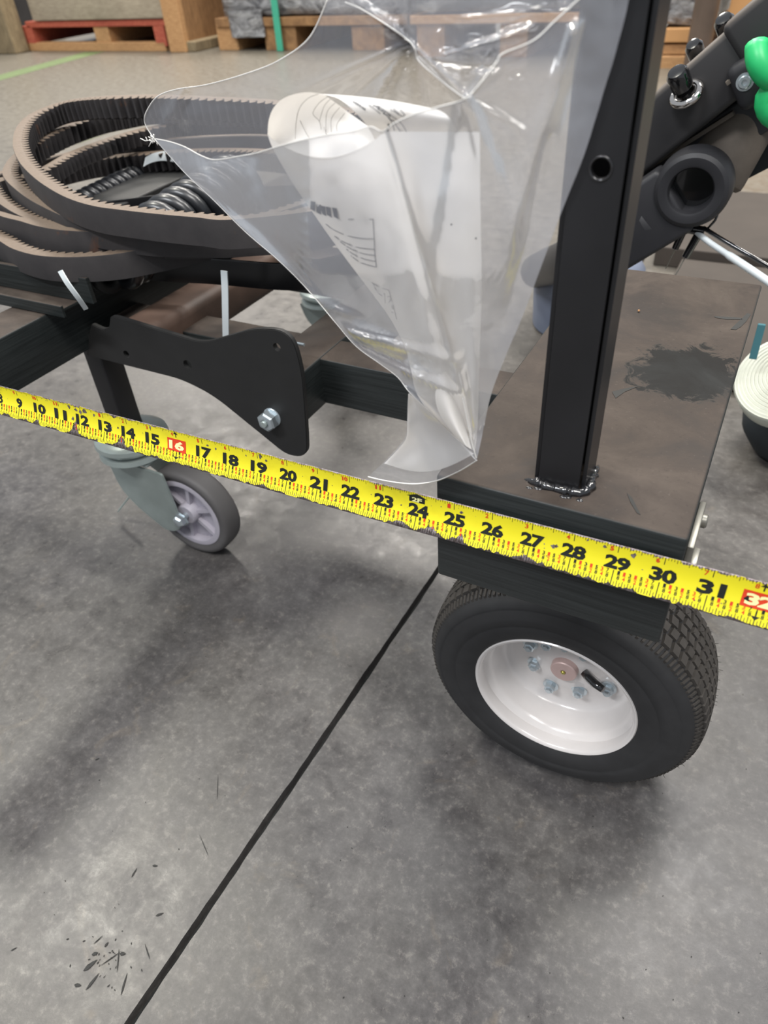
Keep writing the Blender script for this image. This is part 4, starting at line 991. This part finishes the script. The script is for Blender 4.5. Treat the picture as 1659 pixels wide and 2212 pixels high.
# cable with white sleeve
cb_ = P(1495, 500, v=1.0)
bm = bmesh.new(); tube(bm, resample(catmull([P(1498, 495, v=.98), P(1530, 522, v=.97), P(1575, 552, v=.955), P(1625, 585, v=.94), P(1720, 650, v=.92)], 8), .006), .0042, 12, rfun=lambda t: .0036 if t < .35 else .0046)
sl = finish('white_sleeve', bm, M['white'], ex, smooth=True)
bm = bmesh.new(); tube(bm, resample(catmull([P(1555, 440, v=.99), P(1552, 455, v=.985), P(1545, 475, v=.98), P(1530, 492, v=.98)], 8), .004), .0016, 8)
tube(bm, resample(catmull([P(1520, 492, v=.98), P(1565, 520, v=.965), P(1630, 558, v=.95), P(1720, 610, v=.94)], 8), .006), .0028, 8)
finish('cable', bm, M['knob'], ex, smooth=True)
bm = bmesh.new()
cyl(bm, P(1478, 494, v=.98), P(1458, 538, v=.98), .0052, .0045, 14, .001); cyl(bm, P(1512, 500, v=.98), P(1480, 556, v=.98), .0056, .0048, 14, .001); cyl(bm, P(1478, 492, v=.98), P(1522, 500, v=.98), .006, .006, 12, .001)
finish('cable_ferrule', bm, M['knob'], ex, auto=40)
bm = bmesh.new(); a = P(1458, 538, v=.98); tube(bm, [a, P(1448, 560, v=.985), P(1438, 580, v=.99)], .0008, 6); a = P(1480, 556, v=.98); tube(bm, [a, P(1465, 585, v=.98), P(1448, 610, v=.98)], .0008, 6)
finish('cable_wire', bm, M['latchm'], ex)

# spool of cream webbing with black cloth beneath it
sp = P(1702, 815, v=.95); bm = bmesh.new()
ax = Vector((-.25, -.55, .80)).normalized()
for k in range(9): revolve(bm, [(.0006*(8-k), .020+.0046*k), (.0016+.0006*(8-k), .0212+.0046*k), (.0006*(8-k), .0242+.0046*k)], sp, ax, 56)
revolve(bm, [(0, 0), (.0025, .020), (.0, .062), (-.004, .064), (-.026, .062), (-.028, 0)], sp, ax, 56)
tag(finish('webbing_roll', bm, M['cream'], auto=50), 'roll of cream webbing at the right edge, tilted against the black cloth bag', 'webbing roll')
bm = bmesh.new(); cc = sp-ax*.105+Vector((-.005, .02, -.03))
bmesh.ops.create_icosphere(bm, subdivisions=4, radius=1)
for v_ in bm.verts:
    d = v_.co.copy(); k = 1+.10*noise.noise(d*2.2)
    v_.co = Vector((d.x*.10*k, d.y*.10*k, d.z*.10*k)); v_.co += Vector((.125, 1.19, 0)); v_.co.z = max(0.001, v_.co.z+.08)
tag(finish('cloth_bag', bm, M['nearblack'], smooth=True), 'slumped black cloth bag on the floor behind the webbing roll', 'bag')
bm = bmesh.new(); a = P(1646, 700, v=.93); b = P(1626, 775, v=.93); obox(bm, a, b, .009, .004, up=(0, -1, 0), bev=.001)
tag(finish('teal_label', bm, simple('teal_cloth', rgb(70, 120, 128), .7)), 'teal cloth tag between the black beam and the webbing roll', 'cloth tag')

# dusty brown board lying on the floor behind the beam
bm = bmesh.new(); box(bm, -.20, 1.3, 1.36, 1.95, 0, .03, .003)
tag(finish('floor_board', bm, M['darkcard']), 'nearer dusty brown board lying flat on the floor behind the cart', 'board')
bm = bmesh.new(); box(bm, -.27, 1.3, 1.96, 2.5, 0, .05, .003)
tag(finish('floor_board', bm, M['darkcard']), 'second dusty brown board on the floor, farther from the cart and slightly thicker', 'board')

# ---------------------------------------------------------------- background pallets
def fbox(bm, x0, y0, x1, y1, v, dep, zfloor=False, bev=.004):
    """box whose front face spans pixels (x0,y0)-(x1,y1) at depth v"""
    a = P(x0, (y0+y1)/2, v=v); b = P(x1, (y0+y1)/2, v=v); xm = (x0+x1)/2
    t = P(xm, y0, v=v).z; l = 0 if zfloor else P(xm, y1, v=v).z
    box(bm, a.x, b.x, v, v+dep, l, t, bev)
def piece(name, par, mat, *a, **k):
    bm = bmesh.new(); fbox(bm, *a, **k); return finish(name, bm, M[mat], par)
pa = empty('wooden_pallet', (-5.9, 6.1, 0)); tag(pa, 'wooden pallet with red painted edges carrying a heavy weathered beam, far left', 'pallet')
FV = 5.55
zr0 = P(200, 46, v=FV).z
piece('bottom_board', pa, 'woodtan', 54, 92, 357, 108, FV, .10, zfloor=True)
piece('top_board', pa, 'woodred', 54, 44, 357, 58, FV, .12)
piece('pallet_block', pa, 'woodred', 52, 56, 72, 95, FV, 1.0)
piece('pallet_block', pa, 'woodtan', 205, 56, 236, 95, FV+.01, 1.0)
piece('pallet_block', pa, 'woodred', 334, 56, 357, 100, FV, 1.0)
bm = bmesh.new(); a = P(53, 60, v=FV); b = P(356, 60, v=FV); box(bm, a.x, b.x, FV+.13, FV+1.2, zr0-.03, zr0); finish('top_board', bm, M['woodbrown'], pa)
bm = bmesh.new(); a = P(356, 60, v=FV); box(bm, b.x-1.4, a.x, FV+.5, FV+1.2, .0, .025); finish('bottom_board', bm, M['woodtan'], pa)
bm = bmesh.new(); box(bm, b.x-1.4, a.x-.1, FV+1.1, FV+1.3, .03, zr0-.03); finish('pallet_block', bm, M['dark'], pa)
bmm = bmesh.new(); fbox(bmm, 54, -60, 352, 43, FV-.02, .5, bev=.012)
tag(finish('timber_beam', bmm, M['woodlight'], auto=40), 'thick weathered grey timber lying on the red-edged pallet', 'timber')
cr = empty('crate_post', (-4.8, 6.1, 0)); tag(cr, 'brown plywood crate end standing beside the red-edged pallet', 'crate')
bm = bmesh.new(); a = P(362, 60, v=FV-.03); b = P(398, 60, v=FV-.03); box(bm, a.x, b.x, FV-.06, FV-.0, 0, 1.0, .006); finish('corner_batten', bm, M['woodtan'], cr)
bm = bmesh.new(); box(bm, b.x-.06, b.x+.0, FV, FV+1.1, .02, 1.0, .004); finish('side_panel', bm, M['woodbrown'], cr)
bm = bmesh.new(); box(bm, b.x-.02, b.x+.09, FV-.04, FV+1.1, 0, .075, .008); finish('skid', bm, M['woodold'], cr)
bm = bmesh.new(); a = P(-8, 60, v=FV-.05); b2 = P(50, 60, v=FV-.05); box(bm, a.x, b2.x-.03, FV-.20, FV-.03, 0, 1.0, .01)
tag(finish('timber_post', bm, M['woodold']), 'upright old timber post left of the red-edged pallet', 'timber')
bm = bmesh.new(); box(bm, -9.5, P(-8, 60, v=FV).x-.45, FV+.3, FV+1.2, 0, 1.0, .01); tag(finish('stacked_load', bm, M['dark']), 'dark stacked load at the far left edge', 'load')
bm = bmesh.new(); box(bm, P(-5, 100, z=0).x-.5, P(25, 100, z=0).x-.55, FV+.12, FV+.29, 0, .05, .01); tag(finish('plastic_scrap', bm, simple('pale_blue_plastic', rgb(170, 180, 205), .4)), 'pale blue plastic scrap on the floor behind the old timber post', 'scrap')

pb_ = empty('wrapped_pallet', (-3.4, 6.2, 0)); tag(pb_, 'pallet load in shiny stretch wrap tied with a teal strap, behind the plastic bag', 'pallet')
BV = 5.62
for x0, x1 in ((470, 512), (572, 640), (760, 830)): piece('pallet_block', pb_, 'woodtan' if x0 < 500 else 'woodbrown', x0, 56, x1, 106, BV, 1.0, zfloor=True)
piece('deck_board', pb_, 'woodbrown', 464, 36, 880, 56, BV-.02, 1.1)
bm = bmesh.new(); a = P(480, 20, v=BV); b = P(880, 20, v=BV); box(bm, a.x+.1, b.x, BV+.9, BV+1.1, .0, .16); finish('back_board', bm, M['dark'], pb_)
z0 = P(650, 36, v=BV).z
def lumpy(name, x0, x1, y0, y1, z0, z1, mat, par, amp=.03, fr=4):
    bm = bmesh.new(); box(bm, x0, x1, y0, y1, z0, z1); bmesh.ops.subdivide_edges(bm, edges=bm.edges[:], cuts=14, use_grid_fill=True)
    for v_ in bm.verts:
        n_ = noise.noise_vector(v_.co*fr); v_.co += Vector((n_.x, n_.y, n_.z*.3))*amp
    return finish(name, bm, mat, par, smooth=True)
lumpy('wrapped_load', a.x, b.x+.0, BV+.02, BV+1.05, z0+.015, 1.1, M['wrap'], pb_, .04, 5)
lumpy('wrap_skirt', P(500, 70, v=BV-.03).x, P(572, 70, v=BV-.03).x, BV-.04, BV-.02, P(540, 80, v=BV).z, z0+.05, M['wrap'], pb_, .015, 9)
bm = bmesh.new(); a = P(592, 50, v=BV-.05); b = P(605, 50, v=BV-.05); box(bm, a.x, b.x, BV-.06, BV-.045, 0.002, 1.15, .003); finish('teal_strap', bm, M['strap'], pb_)
pc = empty('pallet', (-1.9, 5.9, 0)); tag(pc, 'dark wrapped pallet load seen blurred through the upper part of the plastic bag', 'pallet')
piece('deck_board', pc, 'woodtan', 885, 30, 1330, 50, 5.3, 1.1)
for x0, x1 in ((900, 960), (1080, 1140), (1270, 1330)): piece('pallet_block', pc, 'woodbrown', x0, 50, x1, 95, 5.32, 1.0, zfloor=True)
a = P(890, 20, v=5.3); b = P(1330, 20, v=5.3); z0 = P(1100, 30, v=5.3).z
lumpy('wrapped_load', a.x, b.x, 5.32, 6.3, z0+.02, 1.1, simple('dark_wrapped_load', rgb(78, 80, 84), .25, var=.4, scale=6, bmp=.6, coat=.5), pc, .03, 5)
# right of the post
pd = empty('pallet', (-.6, 5.6, 0)); tag(pd, 'tan wooden pallet stack seen between the post and the grey machine arm', 'pallet')
piece('deck_board', pd, 'card', 1425, 62, 1520, 92, 5.0, 1.0)
piece('deck_board', pd, 'woodtan', 1420, 96, 1520, 118, 5.02, 1.0)
piece('pallet_block', pd, 'woodtan', 1418, 122, 1500, 150, 4.98, 1.0)
a = P(1425, 30, v=5.0); b = P(1515, 30, v=5.0); z0 = P(1470, 60, v=5.0).z
lumpy('wrapped_load', a.x-.1, b.x+.05, 5.05, 5.9, z0+.01, 1.1, M['wrap'], pd, .03, 6)
bm = bmesh.new(); q = P(1512, 90, v=4.7); cyl(bm, (q.x, 4.7, 0), (q.x, 4.7, 1.2), .062, seg=28); tag(finish('wrapped_tube', bm, simple('brown_wrap', rgb(92, 78, 68), .35, var=.2, scale=8)), 'upright brown plastic-wrapped tube between post and cardboard boxes', 'tube')
bm = bmesh.new(); a = P(1535, 60, v=5.0); box(bm, a.x+.08, a.x+1.6, 4.95, 5.7, 0.001, 1.0, .01); tag(finish('cardboard_box', bm, M['card']), 'large brown cardboard box behind the grey machine arm', 'box')
